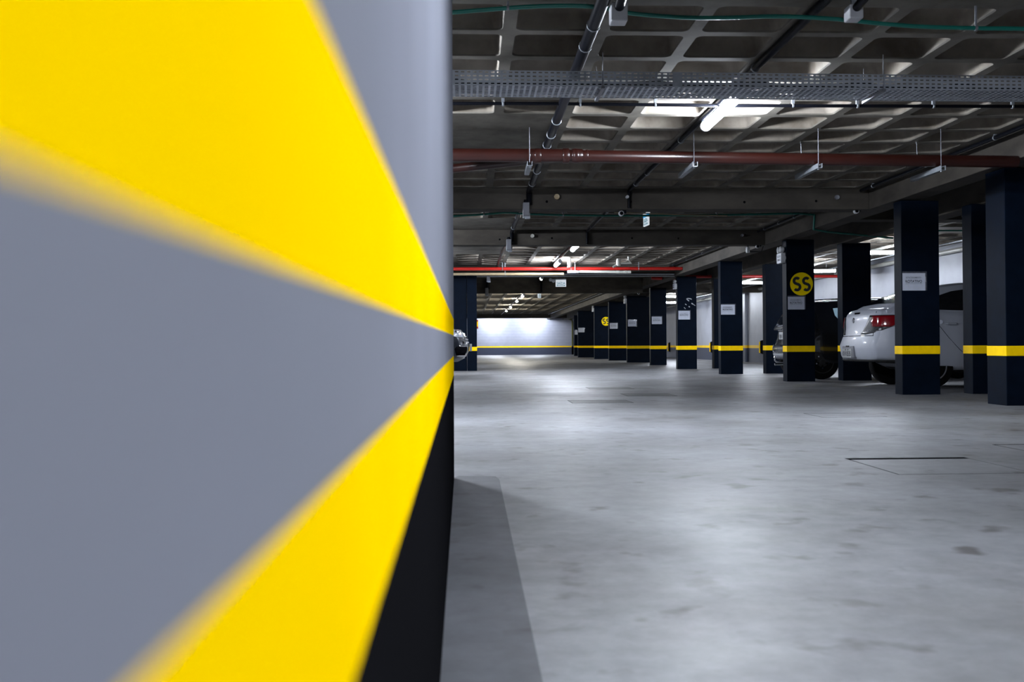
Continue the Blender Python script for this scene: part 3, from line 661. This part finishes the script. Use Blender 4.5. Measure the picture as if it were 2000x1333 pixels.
# ---------------------------------------------------------------- emergency lights and exit signs
def emergency(u0, u1, v0, v1, Y, px, label):
    c = at((u0+u1)/2, v1, Y); top = at((u0+u1)/2, v0, Y).z; k = (top-c.z)/.27
    t = tag(empty('emergency_light', (px-.04*k, Y+.1, c.z)), label, 'emergency light', 'twin-head emergency lights on the pillars'); t.scale = (k, k, k)
    b = MB(); b.box(-.035, .038, -.12, .12, 0, .165); b.build('case', M_ltgrey, t, smooth=0, bevel=.006)
    f = MB(); f.box(-.039, -.034, -.113, .113, .008, .157); fo = f.build('front_label', M_paper, t, smooth=0)
    Mx = T((-.0398, 0, .11)) @ Matrix.Rotation(-PI/2, 4, 'Z')
    lettering('lettering', 'LUZ DE', .05, M_ink, fo, Mx, .16); lettering('lettering', 'EMERG', .05, M_ink, fo, T((-.0398, 0, .055)) @ Matrix.Rotation(-PI/2, 4, 'Z'), .18)
    for s, ax in ((-1, .0), (1, .0)):
        h = MB(); h.lathe([(.02, .035), (.045, .02), (.052, -.03), (.048, -.04)], (-.0, s*.062, .225), 'x', 18); ho = h.build('lamp_head', M_ltgrey, t, smooth=40)
        h = MB(); h.lathe([(.043, -.042), (.043, -.034)], (0, s*.062, .225), 'x', 18); h.build('lens', M_clear, ho)
        h = MB(); h.tube([(0, s*.062, .16), (0, s*.062, .19)], .012, 8); h.build('neck', M_ltgrey, t)
    h = MB(); h.tube([(.0, -.122, .15), (.03, -.15, .10), (.03, -.15, .06), (.0, -.122, .02)], .004, 6); h.build('cable', M_ltgrey, t)
emergency(1517, 1537, 482, 514, 16.96, 5.365, 'twin-head emergency light on the pillar with the big SS disc')
emergency(1315, 1322, 547, 565, 26.03, 5.39, 'emergency light on the pillar with glue scuffs')
emergency(1219, 1226, 577.5, 593, 36.26, 5.68, 'far emergency light, third along the pillar row')
emergency(1157, 1162, 597, 609, 45.55, 5.65, 'tiny emergency light on the pillar with the small SS disc')
def exit_sign(x, y, z, w, h, rz, label):
    t = tag(empty('exit_sign', (x, y, z), rz), label, 'exit sign', 'hanging exit signs')
    b = MB(); b.box(-w/2, w/2, -.012, .012, 0, h); p = b.build('panel', M_signw, t, smooth=0, bevel=.003)
    for s, rot in ((-1, 0), (1, PI)):
        R = Matrix.Rotation(rot, 4, 'Z')
        q = MB(); q.box(-w*.4, w*.4, -.0135, -.0118, h*.1, h*.24); ob = q.build('arrow_bar', M_teal, p, smooth=0); ob.rotation_euler.z = rot
        q = MB(); q.prism([(w*.28, h*.17-.004), (-w*.3, h*.17-.004), (-w*.3, h*.17+.004), (w*.28, h*.17+.004)], 1, -.0145, -.013); ob = q.build('arrow', M_signw, p, smooth=0); ob.rotation_euler.z = rot
        lettering('lettering', 'SAÍDA', h*.5, M_teal, p, R @ T((0, -.0132, h*.47)), w*.82)
    b = MB(); b.box(-w/2-.005, w/2+.005, -.02, .02, h, h+.03); b.build('housing', M_ltgrey, t, smooth=0, bevel=.003)
    return t
a = at(1095.5, 560.5, 26.6); t = exit_sign(a.x, 26.6, a.z, .275, .185, 0, 'white and teal exit sign facing the viewer under the third beam')
b = MB()
for s in (-.1, .1): b.tube([(s, 0, .2), (s, 0, ZR-t.location.z+.15)], .004, 6)
b.build('suspension', M_galv, t)
for s in (0, 1):
    b = MB(); b.lathe([(.02, .03), (.04, .0), (.045, -.04), (.04, -.045)], (-.2-.075*s, -.01, .15+.03*s), 'y', 14); b.build('spot_head', M_ltgrey, t)
b = MB(); b.box(-.29, -.13, -.0, .02, .19, .21); b.build('head_arm', M_ltgrey, t, smooth=0)
a = at(1262.5, 441.5, 15.65); t = exit_sign(a.x, 15.65, a.z, .27, .175, PI/2+.1, 'blue and white exit sign seen almost edge-on behind the first beam')
t.children[0].data.materials[0] = M_signw
for c in t.children[0].children:
    if c.name.startswith(('arrow_bar', 'lettering')):
        c.data = c.data.copy(); c.data.materials[0] = M_blue
b = MB(); b.box(-.137, .137, -.0135, .0135, .135, .177); b.build('top_strip', M_blue, t.children[0], smooth=0)
b = MB(); b.box(-.02, .02, -.015, .015, .2, max(.21, ZR-t.location.z)); b.build('mount', M_ltgrey, t, smooth=0)
a = at(1053.5, 582.5, 35.5); t = exit_sign(a.x, 35.5, a.z, .26, .2, PI/2-.45, 'tiny pale exit sign beyond the fourth beam')
b = MB(); b.tube([(0, 0, .22), (0, 0, ZR-t.location.z)], .006, 6); b.build('suspension', M_galv, t)
a = at(932, 634.5, 25.95); t = tag(empty('extinguisher_sign', (.2, 25.62, a.z)), 'small red and yellow sign on the pillar behind the dark car', 'sign')
b = MB(); b.box(0, .035, -.11, .11, -.11, .11); b.build('plate', M_red, t, smooth=0); b = MB(); b.box(.002, .03, -.113, -.109, -.06, .07); b.build('yellow_panel', M_yel, t, smooth=0)
b = MB(); b.box(.035, .042, -.11, .11, -.1, .1); b.build('face', M_paper, t, smooth=0)

# rubber guards along the white side wall
for u, Y, lab in ((1389.5, 42.2, 'black and yellow rubber guard on the side wall beside the first gap of pillars'), (1487, 36.2, 'black and yellow rubber guard on the side wall nearest the hatchback'), (1307, 50.5, 'black and yellow rubber guard on the side wall by the scuffed pillar')):
    p = at(u, 678.5, 1.0); p = at(u, 678.5, (XR-.05)/p.x); t = tag(empty('wall_guard', (p.x, p.y, p.z-.24)), lab, 'guard', 'rubber guards on the side wall')
    b = MB(); b.prism([(XR-p.x+.002, 0), (-.03, .03), (-.05, .1), (-.05, .4), (-.03, .46), (XR-p.x+.002, .48)], 1, -.03, .03); b.build('pad', M_rubber, t, smooth=0)
    b = MB(); b.box(-.075, -.048, -.028, .028, .05, .42); b.build('yellow_strip', M_yel, t, smooth=0)

# inspection covers in the floor
for x0, x1, y0, y1, lab in ((2.06, 2.73, 4.80, 5.50, 'square concrete floor cover nearest the viewer, with an open dark edge'), (3.24, 3.9, 5.5, 6.17, 'square floor cover cut by the frame edge in the dim corner'),
                            (1.73, 2.37, 14.45, 15.06, 'dark square floor cover, furthest of the group in mid aisle'), (1.12, 1.79, 10.97, 11.57, 'dark square floor cover nearest the striped wall'),
                            (1.95, 2.57, 12.42, 13.05, 'faint square floor cover between two darker ones'), (3.03, 3.6, 8.6, 9.1, 'faint square floor cover before the pillars')):
    t = tag(empty('floor_cover', ((x0+x1)/2, (y0+y1)/2, 0)), lab, 'floor cover', 'square inspection covers in the floor'); w, h = (x1-x0)/2, (y1-y0)/2
    b = MB(); b.box(-w, w, -h, h, -.01, .0006); b.build('gap', M_dark, t, smooth=0)
    b = MB(); b.box(-w+.006, w-.006, -h+.004, h-(.075 if y1 < 6 else .03), -.01, .001); b.build('slab', M_cover if y0 > 10 else M_floor, t, smooth=0)

# ---------------------------------------------------------------- cars
def lerp_tab(tab, x):
    if x <= tab[0][0]: return tab[0][1]
    for (a, fa), (b_, fb) in zip(tab, tab[1:]):
        if x <= b_:
            s = (x-a)/(b_-a); s = s*s*(3-2*s)*.5 + s*.5; return fa+(fb-fa)*s
    return tab[-1][1]
class Car:
    """x forward from the tail, y across, z up"""
    def __init__(c, **k): c.__dict__.update(k)
    def halfw(c, s):
        w = c.W
        if s < .12: w *= 1-c.taper_r*(1-s/.12)**2
        if s > .86: w *= 1-c.taper_f*((s-.86)/.14)**2
        return w
    def ring(c, s):
        x = s*c.L; W = c.halfw(s); zb = lerp_tab(c.zb, x); zt = lerp_tab(c.zt, x); d = zt-zb
        return [(0, zb), (W*.6, zb), (W*.92, zb+.02), (W*.985, zb+.10*d), (W, zb+.30*d), (W*.998, zb+.5*d), (W*.985, zb+.68*d), (W*.972, zb+.8*d), (W*.955, zb+.9*d), (W*.93, zb+.965*d), (W*.86, zt+.008), (W*.6, zt+.022), (W*.3, zt+.03), (0, zt+.033)]
    def pos(c, s, y, z):
        xr, xf = lerp_tab(c.xr, z), lerp_tab(c.xf, z)
        q = abs(y)/c.W
        x = xr*(1-s)+xf*s + c.bulge_r*(q**2.3)*max(0, 1-s/.18)**2 - c.bulge_f*(q**2.3)*max(0, (s-.8)/.2)**2
        return Vector((x, y, z))
    def yside(c, s, z):
        r = c.ring(s)
        for (y0, z0), (y1, z1) in zip(r[2:11], r[3:11]):
            if z0 <= z <= z1: return y0+(y1-y0)*(z-z0)/(z1-z0)
        return r[4][0] if z > r[10][1] else r[2][0]
    def body(c, root):
        b = MB()
        ss = [0, .006, .015, .03, .05, .075, .1, .13]+[.16+.68*i/22 for i in range(23)]+[.87, .9, .925, .95, .97, .985, .994, 1]
        n = len(c.ring(0)); vv = []
        for s in ss:
            r = c.ring(s); full = r + [(-y, z) for y, z in r[-2:0:-1]]
            vv += [c.pos(s, y, z) for y, z in full]
        m = 2*n-2; fs = []
        for i in range(len(ss)-1):
            fs += [(i*m+k, i*m+(k+1) % m, (i+1)*m+(k+1) % m, (i+1)*m+k) for k in range(m)]
        b.add(vv, fs)
        for s in (0, 1):                            # tail and nose faces
            r = c.ring(s); K = 12; vv = []
            for y, z in r:
                for k in range(K+1): vv.append(c.pos(s, y*(1-2*k/K), z))
            b.add(vv, [(j*(K+1)+k, j*(K+1)+k+1, (j+1)*(K+1)+k+1, (j+1)*(K+1)+k) for j in range(n-1) for k in range(K)])
        o = b.build('body', [c.paint, M_under], root, smooth=0, weld=True)
        cut = MB()
        for x in c.axles:
            for s in (-1, 1): cut.lathe([(c.rw+.08, s*(c.W-.3)), (c.rw+.08, s*(c.W+.2))], (x, 0, c.rw), 'y', 40, 1)
        co = cut.build('cutter', [c.paint, M_under], None, smooth=0)
        bo = o.modifiers.new('arches', 'BOOLEAN'); bo.object = co; bo.operation = 'DIFFERENCE'; bo.solver = 'EXACT'
        bpy.context.view_layer.update(); dg = bpy.context.evaluated_depsgraph_get()
        me = bpy.data.meshes.new_from_object(o.evaluated_get(dg)); o.modifiers.clear(); o.data = me
        bpy.data.objects.remove(co)
        for p in me.polygons:                       # underside and wheel wells stay unpainted
            zb = lerp_tab(c.zb, p.center.x)
            if p.center.z < zb+.03 and abs(p.normal.z) > .3: p.material_index = 1
            p.use_smooth = True
        me.set_sharp_from_angle(angle=math.radians(72)); return o
    def cabin_w(c, z):
        zl, zh = c.zcab
        s = (z-zl)/(zh-zl); return c.W*(c.wbelt + (c.wroof-c.wbelt)*s*(.6+.4*s))
    def cabin(c, root):
        pf = c.roofline; pts = []
        for (x0, z0), (x1, z1) in zip(pf, pf[1:]):
            for k in range(4):
                s = k/4; pts.append((x0+(x1-x0)*s, z0+(z1-z0)*s))
        pts.append(pf[-1]); b = MB(); vv = []; zlow = c.zcab[0]-.03
        for x, z in pts:
            zt = max(z, zlow+.02); rr = min(.07, (zt-zlow)*.5); w = c.cabin_w(zt-rr); row = [(c.cabin_w(zlow), zlow), (c.cabin_w((zlow+zt-rr)/2), (zlow+zt-rr)/2), (w, zt-rr), (w-rr*.35, zt-rr*.3), (w-rr*1.1, zt), (w*.5, zt+.012), (0, zt+.018)]
            full = row + [(-y, q) for y, q in row[-2::-1]]
            vv += [Vector((x, y, q)) for y, q in full]
        m = 13; fs = []
        for i in range(len(pts)-1): fs += [(i*m+k, i*m+k+1, (i+1)*m+k+1, (i+1)*m+k) for k in range(m-1)]
        fs += [(i*m+m-1, i*m, (i+1)*m, (i+1)*m+m-1) for i in range(len(pts)-1)]
        fs += [tuple(range(m))[::-1], tuple(range((len(pts)-1)*m, len(pts)*m))]
        b.add(vv, fs); return b.build('cabin', c.paint, root, smooth=40)
    def side_glass(c, root, poly, mt, name='side_window', sides=(-1, 1), off=.006):
        for s in sides:
            b = MB(); n = len(poly); fill = []
            cx = sum(p[0] for p in poly)/n; cz = sum(p[1] for p in poly)/n
            P = lambda x, z, e: Vector((x, s*(c.cabin_w(z)+e), z))
            K = 4; vv = [P(cx, cz, off)]
            for k in range(1, K+1): vv += [P(cx+(x-cx)*k/K, cz+(z-cz)*k/K, off) for x, z in poly]
            vv += [P(x, z, -.02) for x, z in poly]
            fs = [(0, 1+i, 1+(i+1) % n) for i in range(n)]
            for k in range(K): fs += [(1+k*n+i, 1+k*n+(i+1) % n, 1+(k+1)*n+(i+1) % n, 1+(k+1)*n+i) for i in range(n)]
            b.add(vv, fs); b.build(name, mt, root, smooth=30)
    def screen(c, root, i0, i1, name, mt=None, inset=.1):
        (x0, z0), (x1, z1) = c.roofline[i0], c.roofline[i1]; b = MB(); vv = []
        nx, nz = -(z1-z0), (x1-x0); l = math.hypot(nx, nz); nx, nz = nx/l, nz/l
        for k in range(9):
            s = .06+.88*k/8; 
            q = s*(i1-i0) + i0; a = int(min(q, i1-1)); f = q-a
            x = c.roofline[a][0]+(c.roofline[a+1][0]-c.roofline[a][0])*f; z = c.roofline[a][1]+(c.roofline[a+1][1]-c.roofline[a][1])*f
            w = c.cabin_w(max(z, c.zcab[0]))-inset
            vv += [Vector((x+nx*.008, y*w, z+nz*.008+.016*(1-abs(y)))) for y in (-1, -.75, -.4, 0, .4, .75, 1)]
        b.add(vv, [(j*7+k, j*7+k+1, (j+1)*7+k+1, (j+1)*7+k) for j in range(8) for k in range(6)]); b.build(name, mt or M_glass, root, smooth=40)
    def patch(c, root, name, rows, mt, end=0, side=-1, off=.006, nq=16):
        """skin patch: rows = [(z, q0, q1)], q<0 across the tail/nose face, q>0 along the flank, measured from the corner"""
        b = MB(); vv = []
        for z, q0, q1 in rows:
            for i in range(nq+1):
                q = q0+(q1-q0)*i/nq; s = (q/c.L if q > 0 else 0); s = s if end == 0 else 1-s
                Y = c.yside(s, z); y = Y+min(q, 0)
                p = c.pos(s, y, z); tx = -1 if end == 0 else 1
                k = max(0, min(1, .5+q/.12))
                p.x += tx*off*(1-k); p.y += off*k; p.y *= side
                vv.append(p)
        n = nq+1; m = len(rows); b.add(vv, [(j*n+i, j*n+i+1, (j+1)*n+i+1, (j+1)*n+i) for j in range(m-1) for i in range(nq)])
        o = b.build(name, mt, root, smooth=60); so = o.modifiers.new('thick', 'SOLIDIFY'); so.thickness = .012; so.offset = 0; return o
    def wheels(c, root, spokes=7, dark=False):
        for x in c.axles:
            for s in (-1, 1):
                r = c.rw; y0 = s*(c.W-.02); d = -s
                b = MB(); b.lathe([(r*.62, .0), (r*.70, -.012*0), (r*.93, .004), (r*.985, .025), (r, .05), (r, .15), (r*.985, .175), (r*.93, .195), (r*.62, .2)], (0, 0, 0), 'y', 40)
                b.v = [(x+p[0], y0+d*p[1], r+p[2]) for p in b.v]; w = b.build('wheel', M_rubber, root, smooth=40)
                b = MB(); R = r*.66
                b.lathe([(R, .004), (R*1.0, -.004), (R*.93, -.004), (R*.9, .02), (R*.9, .1)], (0, 0, 0), 'y', 40)
                b.lathe([(R*.26, -.004), (R*.2, -.012), (.001, -.014)], (0, 0, 0), 'y', 20)
                for k in range(spokes):
                    a = 2*PI*k/spokes+.3; ca, sa = math.cos(a), math.sin(a)
                    q = []
                    for rad, hw, yy in ((R*.15, .028, -.002), (R*.95, .042, .006)):
                        for t in (-hw, hw): q.append((rad*ca-t*sa, yy, rad*sa+t*ca)); q.append((rad*ca-t*sa, yy+.03, rad*sa+t*ca))
                    b.add(q, [(0, 2, 6, 4), (1, 5, 7, 3), (0, 4, 5, 1), (2, 3, 7, 6), (4, 6, 7, 5), (0, 1, 3, 2)])
                b.v = [(x+p[0], y0+d*(p[1]-.001), r+p[2]) for p in b.v]; b.build('rim', M_under if dark else M_rim, w, smooth=30)
                b = MB(); b.lathe([(R*.9, .09), (R*.9, .1)], (0, 0, 0), 'y', 30); b.v = [(x+p[0], y0+d*p[1], r+p[2]) for p in b.v]; b.build('brake_disc', M_under, w)
                if dark:
                    for k in range(5):
                        a = 2*PI*k/5+.95; b = MB(); b.lathe([(.013, -.016), (.013, 0)], (R*.55*math.cos(a), 0, R*.55*math.sin(a)), 'y', 10); b.v = [(x+p[0], y0+d*p[1], r+p[2]) for p in b.v]; b.build('rim_bolt', M_chrome, w)

# white sedan, tail towards the aisle
sed = Car(L=4.2, W=.86, rw=.312, axles=(.90, 3.40), paint=M_wpaint, taper_r=.10, taper_f=.16, bulge_r=.17, bulge_f=.3,
          zb=[(0, .385), (.45, .37), (.8, .24), (3.4, .22), (4.2, .26)], zt=[(0, 1.105), (.2, 1.13), (.6, 1.15), (1.2, 1.09), (2.4, 1.045), (3.1, .99), (3.7, .89), (4.2, .72)],
          xr=[(.36, .09), (.40, .05), (.46, .02), (.60, .0), (.70, .012), (.745, .055), (.80, .08), (.92, .085), (1.03, .10), (1.09, .13), (1.16, .22)],
          xf=[(.2, 4.05), (.35, 4.16), (.55, 4.2), (.7, 4.15), (.85, 3.95)], zcab=(1.09, 1.50), wbelt=.90, wroof=.66,
          roofline=[(.30, 1.10), (.42, 1.18), (.72, 1.335), (1.05, 1.44), (1.5, 1.495), (2.0, 1.50), (2.5, 1.455), (2.85, 1.34), (3.4, .99)])
sr = tag(empty('white_sedan', (5.60, 14.78, 0), -.045), 'white sedan parked between dark pillars with its boot towards the aisle', 'car', 'parked cars')
sed.body(sr); sed.cabin(sr)
sed.side_glass(sr, [(.80, 1.11), (.83, 1.20), (1.0, 1.29), (1.25, 1.37), (1.6, 1.42), (1.78, 1.43), (1.80, 1.08)], M_glass)
sed.side_glass(sr, [(1.86, 1.08), (1.86, 1.435), (2.1, 1.435), (2.45, 1.39), (2.75, 1.27), (3.05, 1.06)], M_glass)
sed.screen(sr, 1, 3, 'rear_window'); sed.screen(sr, 6, 8, 'windscreen')
sed.wheels(sr, 7)
for sd in (-1, 1):
    o = sed.patch(sr, 'tail_light', [(.765, -.42, -.30), (.79, -.40, -.12), (.82, -.37, .02), (.86, -.33, .16), (.90, -.29, .28), (.95, -.25, .36), (1.0, -.22, .38), (1.035, -.2, .37)], M_smoke, 0, sd, .012)
    sed.patch(o, 'red_lens', [(.87, -.13, .18), (.90, -.15, .28), (.95, -.155, .345), (1.0, -.145, .365), (1.025, -.135, .355)], M_redl, 0, sd, .02)
    for q, z in ((-.13, .965), (.03, .835)):
        b = MB(); s = 0; p = sed.pos(max(0, q)/sed.L, sed.yside(0, z)+min(q, 0), z); b.lathe([(.014, -.016), (.018, -.004), (.018, .0)], (p.x, p.y*sd, p.z), 'x', 12); b.build('reflector', M_chrome, o)
b = MB(); b.box(-.004, .06, -.25, .25, .42, .60)   # plate recess
o = b.build('plate_recess', M_grey, sr, smooth=0, bevel=.012); 
b = MB(); b.box(-.016, .01, -.2, .2, .425, .56); pl = b.build('number_plate', M_plate, sr, smooth=0, bevel=.004)
Mx = lambda x, y, z: T((x, y, z)) @ Matrix.Rotation(-PI/2, 4, 'Z')
lettering('lettering', 'KVI 0535', .1, M_ink, pl, Mx(-.0175, 0, .482), .35); lettering('lettering', 'SP - SP', .03, M_ink, pl, Mx(-.0175, 0, .543), .16)
b = MB(); b.box(-.01, .05, -.06, .06, .585, .605); b.build('plate_lamp', M_under, sr, smooth=0)
b = MB(); b.lathe([(.035, -.012), (.042, -.002), (.042, .02)], (sed.pos(0, 0, .97).x, 0, .975), 'x', 20); b.lathe([(.012, -.016), (.015, -.006)], (sed.pos(0, 0, .97).x, 0, .975), 'x', 14); b.build('tail_emblem', M_chrome, sr, smooth=30)
xx = sed.pos(0, 0, 1.075).x
b = MB(); b.box(xx-.012, xx+.02, -.16, .02, 1.066, 1.09); b.build('boot_handle', M_dark, sr, smooth=0)
b = MB(); xx = sed.pos(0, .45, .80).x
for k in range(7): b.box(xx-.012, xx+.02, -.36-.034*k-.013, -.36-.034*k+.013, .795, .815 if k % 3 else .83)
b.build('badge', M_chrome, sr, smooth=0)
b = MB(); b.tube([sed.pos(0, y, .745)+Vector((-.002, 0, 0)) for y in (-.66, -.5, -.3, 0, .3, .5, .66)], .005, 6); b.tube([sed.pos(0, -.655, .745), sed.pos(0, -.63, .9)+Vector((-.002, 0, 0)), sed.pos(0, -.62, 1.09)+Vector((-.002, 0, 0))], .004, 6)
b.build('boot_seam', M_dark, sr)
sed.patch(sr, 'bumper_lip', [(.375, -.8, .4), (.40, -.8, .42)], M_under, 0, -1, .01); sed.patch(sr, 'bumper_lip', [(.375, -.8, .4), (.40, -.8, .42)], M_under, 0, 1, .01)
def flank(c, x, z, e=.003, sd=-1):
    s = x/c.L; return Vector((c.pos(s, c.yside(s, z), z).x, sd*(c.yside(s, z)+e), z))
for sd in (-1, 1):
    b = MB(); b.tube([flank(sed, x, z, .0, sd) for x, z in ((.86, 1.05), (.93, .98), (1.0, .88), (1.12, .72), (1.27, .55), (1.42, .40), (1.5, .36), (1.84, .35), (1.85, .7), (1.82, 1.06))], .0035, 6); b.build('door_seam', M_dark, sr)
    b = MB(); b.tube([flank(sed, x, .905, e, sd) for x, e in ((1.10, .0), (1.12, .03), (1.24, .032), (1.27, .0))], [.012, .014, .014, .012], 8); b.build('door_handle', M_wpaint, sr)
    b = MB(); b.lathe([(.03, -.012), (.03, .006)], flank(sed, 1.02, .93, 0, sd), 'y', 14); b.build('handle_cup', M_chrome, sr)
    sed.patch(sr, 'head_light', [(.62, -.3, .1), (.7, -.32, .3), (.78, -.25, .42)], M_clear, 1, sd)
b = MB(); b.tube([(.55, .0, 1.16), (.62, 0, 1.24), (.9, .0, 1.36)], .003, 5); b.build('aerial', M_blackp, sr)

# black hatchback behind it
hat = Car(L=3.85, W=.83, rw=.315, axles=(.56, 3.02), paint=M_bpaint, taper_r=.1, taper_f=.16, bulge_r=.15, bulge_f=.3,
          zb=[(0, .34), (.35, .3), (.6, .22), (3, .22), (3.85, .26)], zt=[(0, .98), (1.0, .98), (2.4, .95), (3.0, .9), (3.85, .68)],
          xr=[(.3, .13), (.36, .05), (.45, .015), (.56, .0), (.63, .02), (.67, .07), (.75, .10), (.9, .13), (1.0, .17)],
          xf=[(.2, 3.7), (.4, 3.82), (.55, 3.85), (.7, 3.75), (.85, 3.5)], zcab=(.93, 1.42), wbelt=.95, wroof=.74,
          roofline=[(.15, .95), (.24, 1.15), (.36, 1.32), (.50, 1.40), (1.0, 1.435), (1.6, 1.44), (2.1, 1.37), (2.4, 1.26), (3.0, .92)])
hr = tag(empty('black_hatchback', (5.74, 18.62, 0), -.02), 'black hatchback parked behind the big SS disc pillar, tow ball at its tail', 'car', 'parked cars')
hat.body(hr); cab = hat.cabin(hr)
win = [(.80, 1.27), (.82, 1.14), (.92, 1.02), (1.05, .985), (1.55, .985), (1.58, 1.30), (1.2, 1.31)]
b = MB(); b.prism([(x, z) for x, z in win], 1, -1, 1); cut = b.build('cutter', M_bpaint, None, smooth=0)
cut.parent = hr; bpy.context.view_layer.update()
bo = cab.modifiers.new('w', 'BOOLEAN'); bo.object = cut; bo.solver = 'EXACT'; bpy.context.view_layer.update()
me = bpy.data.meshes.new_from_object(cab.evaluated_get(bpy.context.evaluated_depsgraph_get())); cab.modifiers.clear(); cab.data = me; bpy.data.objects.remove(cut)
hat.side_glass(hr, win, M_tint)
hat.side_glass(hr, [(1.66, .985), (1.68, 1.32), (2.0, 1.30), (2.3, 1.2), (2.65, .97)], M_glass)
hat.screen(hr, 0, 3, 'rear_window'); hat.screen(hr, 6, 8, 'windscreen'); hat.wheels(hr, 5, True)
for sd in (-1, 1):
    hat.patch(hr, 'tail_light', [(.66, -.16, .06), (.74, -.17, .1), (.84, -.17, .1), (.93, -.14, .06)], M_smoke, 0, sd)
    sh = hat.patch(hr, 'head_light', [(.6, -.3, .1), (.68, -.3, .3), (.75, -.2, .4)], M_clear, 1, sd)
    hat.patch(hr, 'bumper_insert', [(.36, -.75, .22), (.42, -.75, .24), (.46, -.75, .24)], M_grey, 0, sd, .008)
    hat.patch(hr, 'bumper_skin', [(.47, -.78, .2), (.54, -.78, .22), (.62, -.78, .2)], M_gpaint, 0, sd, .008)
xx = hat.pos(0, 0, .8).x
b = MB(); b.box(xx-.03, xx+.03, -.21, .21, .72, .86); pl = b.build('number_plate', M_plate, hr, smooth=0, bevel=.004); lettering('lettering', 'EJN 1127', .1, M_ink, pl, Mx(xx-.0315, 0, .775), .35)
b = MB(); b.box(xx-.035, xx+.02, -.25, .25, .875, .9); b.build('boot_trim', M_chrome, hr, smooth=0, bevel=.004)
b = MB(); b.tube([(.1, 0, .30), (-.03, 0, .30), (-.06, 0, .33), (-.06, 0, .37)], .018, 10); b.lathe([(.001, .36), (.018, .37), (.025, .388), (.018, .406), (.001, .413)], (-.06, 0, 0), 'z', 14); b.build('tow_ball', M_chrome, hr)
b = MB(); b.tube([(.3, .3, .26), (.02, .3, .25)], .022, 10); b.build('exhaust', M_chrome, hr)
for sd in (-1, 1):
    b = MB(); b.tube([Vector((x, sd*(hat.cabin_w(z)-.03), z+.02)) for x, z in ((.5, 1.40), (1.0, 1.43), (1.7, 1.43), (2.1, 1.37))], .012, 8); b.build('roof_trim', M_chrome, hr)

# dark pickup nosing out behind the striped wall
pk = Car(L=5.1, W=.92, rw=.37, axles=(1.2, 4.2), paint=M_gpaint, taper_r=.03, taper_f=.14, bulge_r=.06, bulge_f=.26,
         zb=[(0, .5), (1, .36), (4.2, .34), (4.7, .3), (5.1, .36)], zt=[(0, 1.08), (2, 1.08), (3.4, 1.07), (4.2, 1.06), (4.7, 1.02), (5.1, .93)],
         xr=[(.4, .1), (.6, .0), (1.1, .03)], xf=[(.28, 4.78), (.34, 4.93), (.42, 5.04), (.52, 5.09), (.62, 5.10), (.74, 5.07), (.86, 5.01), (.96, 4.93), (1.03, 4.80), (1.1, 4.6)],
         zcab=(1.0, 1.76), wbelt=.93, wroof=.72, roofline=[(1.9, 1.04), (1.98, 1.5), (2.1, 1.72), (2.6, 1.78), (3.0, 1.75), (3.3, 1.62), (3.95, 1.06)])
pr = tag(empty('dark_pickup', (-5.09, 20.95, 0), .0), 'dark grey pickup whose nose peeks out behind the striped wall', 'car', 'parked cars')
pk.body(pr); pk.cabin(pr)
pk.side_glass(pr, [(2.05, 1.1), (2.12, 1.62), (2.75, 1.66), (2.78, 1.1)], M_glass); pk.side_glass(pr, [(2.86, 1.1), (2.86, 1.65), (3.2, 1.58), (3.7, 1.1)], M_glass)
pk.screen(pr, 4, 6, 'windscreen'); pk.screen(pr, 0, 2, 'rear_window'); pk.wheels(pr, 6)
for sd in (-1, 1):
    hl = pk.patch(pr, 'head_light', [(.80, -.25, .0), (.83, -.34, .14), (.87, -.38, .26), (.92, -.38, .36), (.955, -.30, .42)], M_clear, 1, sd, .008)
    for q, z in ((-.02, .90), (-.14, .88)):
        p = pk.pos(1, pk.yside(1, z)+min(q, -.02), z); b = MB(); b.lathe([(.03, .012), (.036, .006), (.036, -.02)], (p.x, sd*p.y, p.z), 'x', 14); b.build('projector', M_chrome, hl)
    b = MB(); b.tube([Vector((p.x, sd*p.y, p.z)) for p in (pk.pos(1, .36, .93)+Vector((.012, 0, 0)), pk.pos(1, .42, .85)+Vector((.012, 0, 0)), pk.pos(1, .44, .79)+Vector((.012, 0, 0)))], .012, 8); b.build('lamp_trim', M_chrome, hl)
    fr = pk.patch(pr, 'fog_recess', [(.44, -.3, .04), (.5, -.33, .1), (.57, -.33, .13), (.62, -.28, .08)], M_dark, 1, sd, .008)
    for zz in (.435, .625):
        b = MB(); b.tube([Vector((p.x, sd*p.y, p.z)) for p in [pk.pos(1-max(q, 0)/pk.L, pk.yside(1, zz)+min(q, 0), zz)+Vector((.014, .008, 0)) for q in (-.32, -.2, -.1, -.03, .05)]], .012, 8); b.build('fog_trim', M_chrome, fr)
    pk.patch(pr, 'bumper_lip', [(.31, -.8, .1), (.36, -.8, .12), (.385, -.8, .1)], M_grey, 1, sd, .008)
    b = MB(); p = pk.pos(1, .60, .675); b.lathe([(.025, .016), (.045, .01), (.05, -.01)], (p.x, sd*p.y, p.z), 'x', 16); b.build('washer_cap', M_chrome, pr)
b = MB()
for z in (.70, .76, .82, .88): b.tube([pk.pos(1, y, z)+Vector((.0, 0, 0)) for y in (-.46, -.3, 0, .3, .46)], .012, 8)
b.build('grille', M_grey, pr)
xx = pk.pos(1, 0, .6).x
b = MB(); b.box(xx+.0, xx+.05, -.2, .2, .52, .67); pl = b.build('number_plate', M_plate, pr, smooth=0, bevel=.004)
lettering('lettering', 'GHS 4402', .1, M_ink, pl, T((xx+.0515, 0, .585)) @ Matrix.Rotation(PI/2, 4, 'Z'), .34)
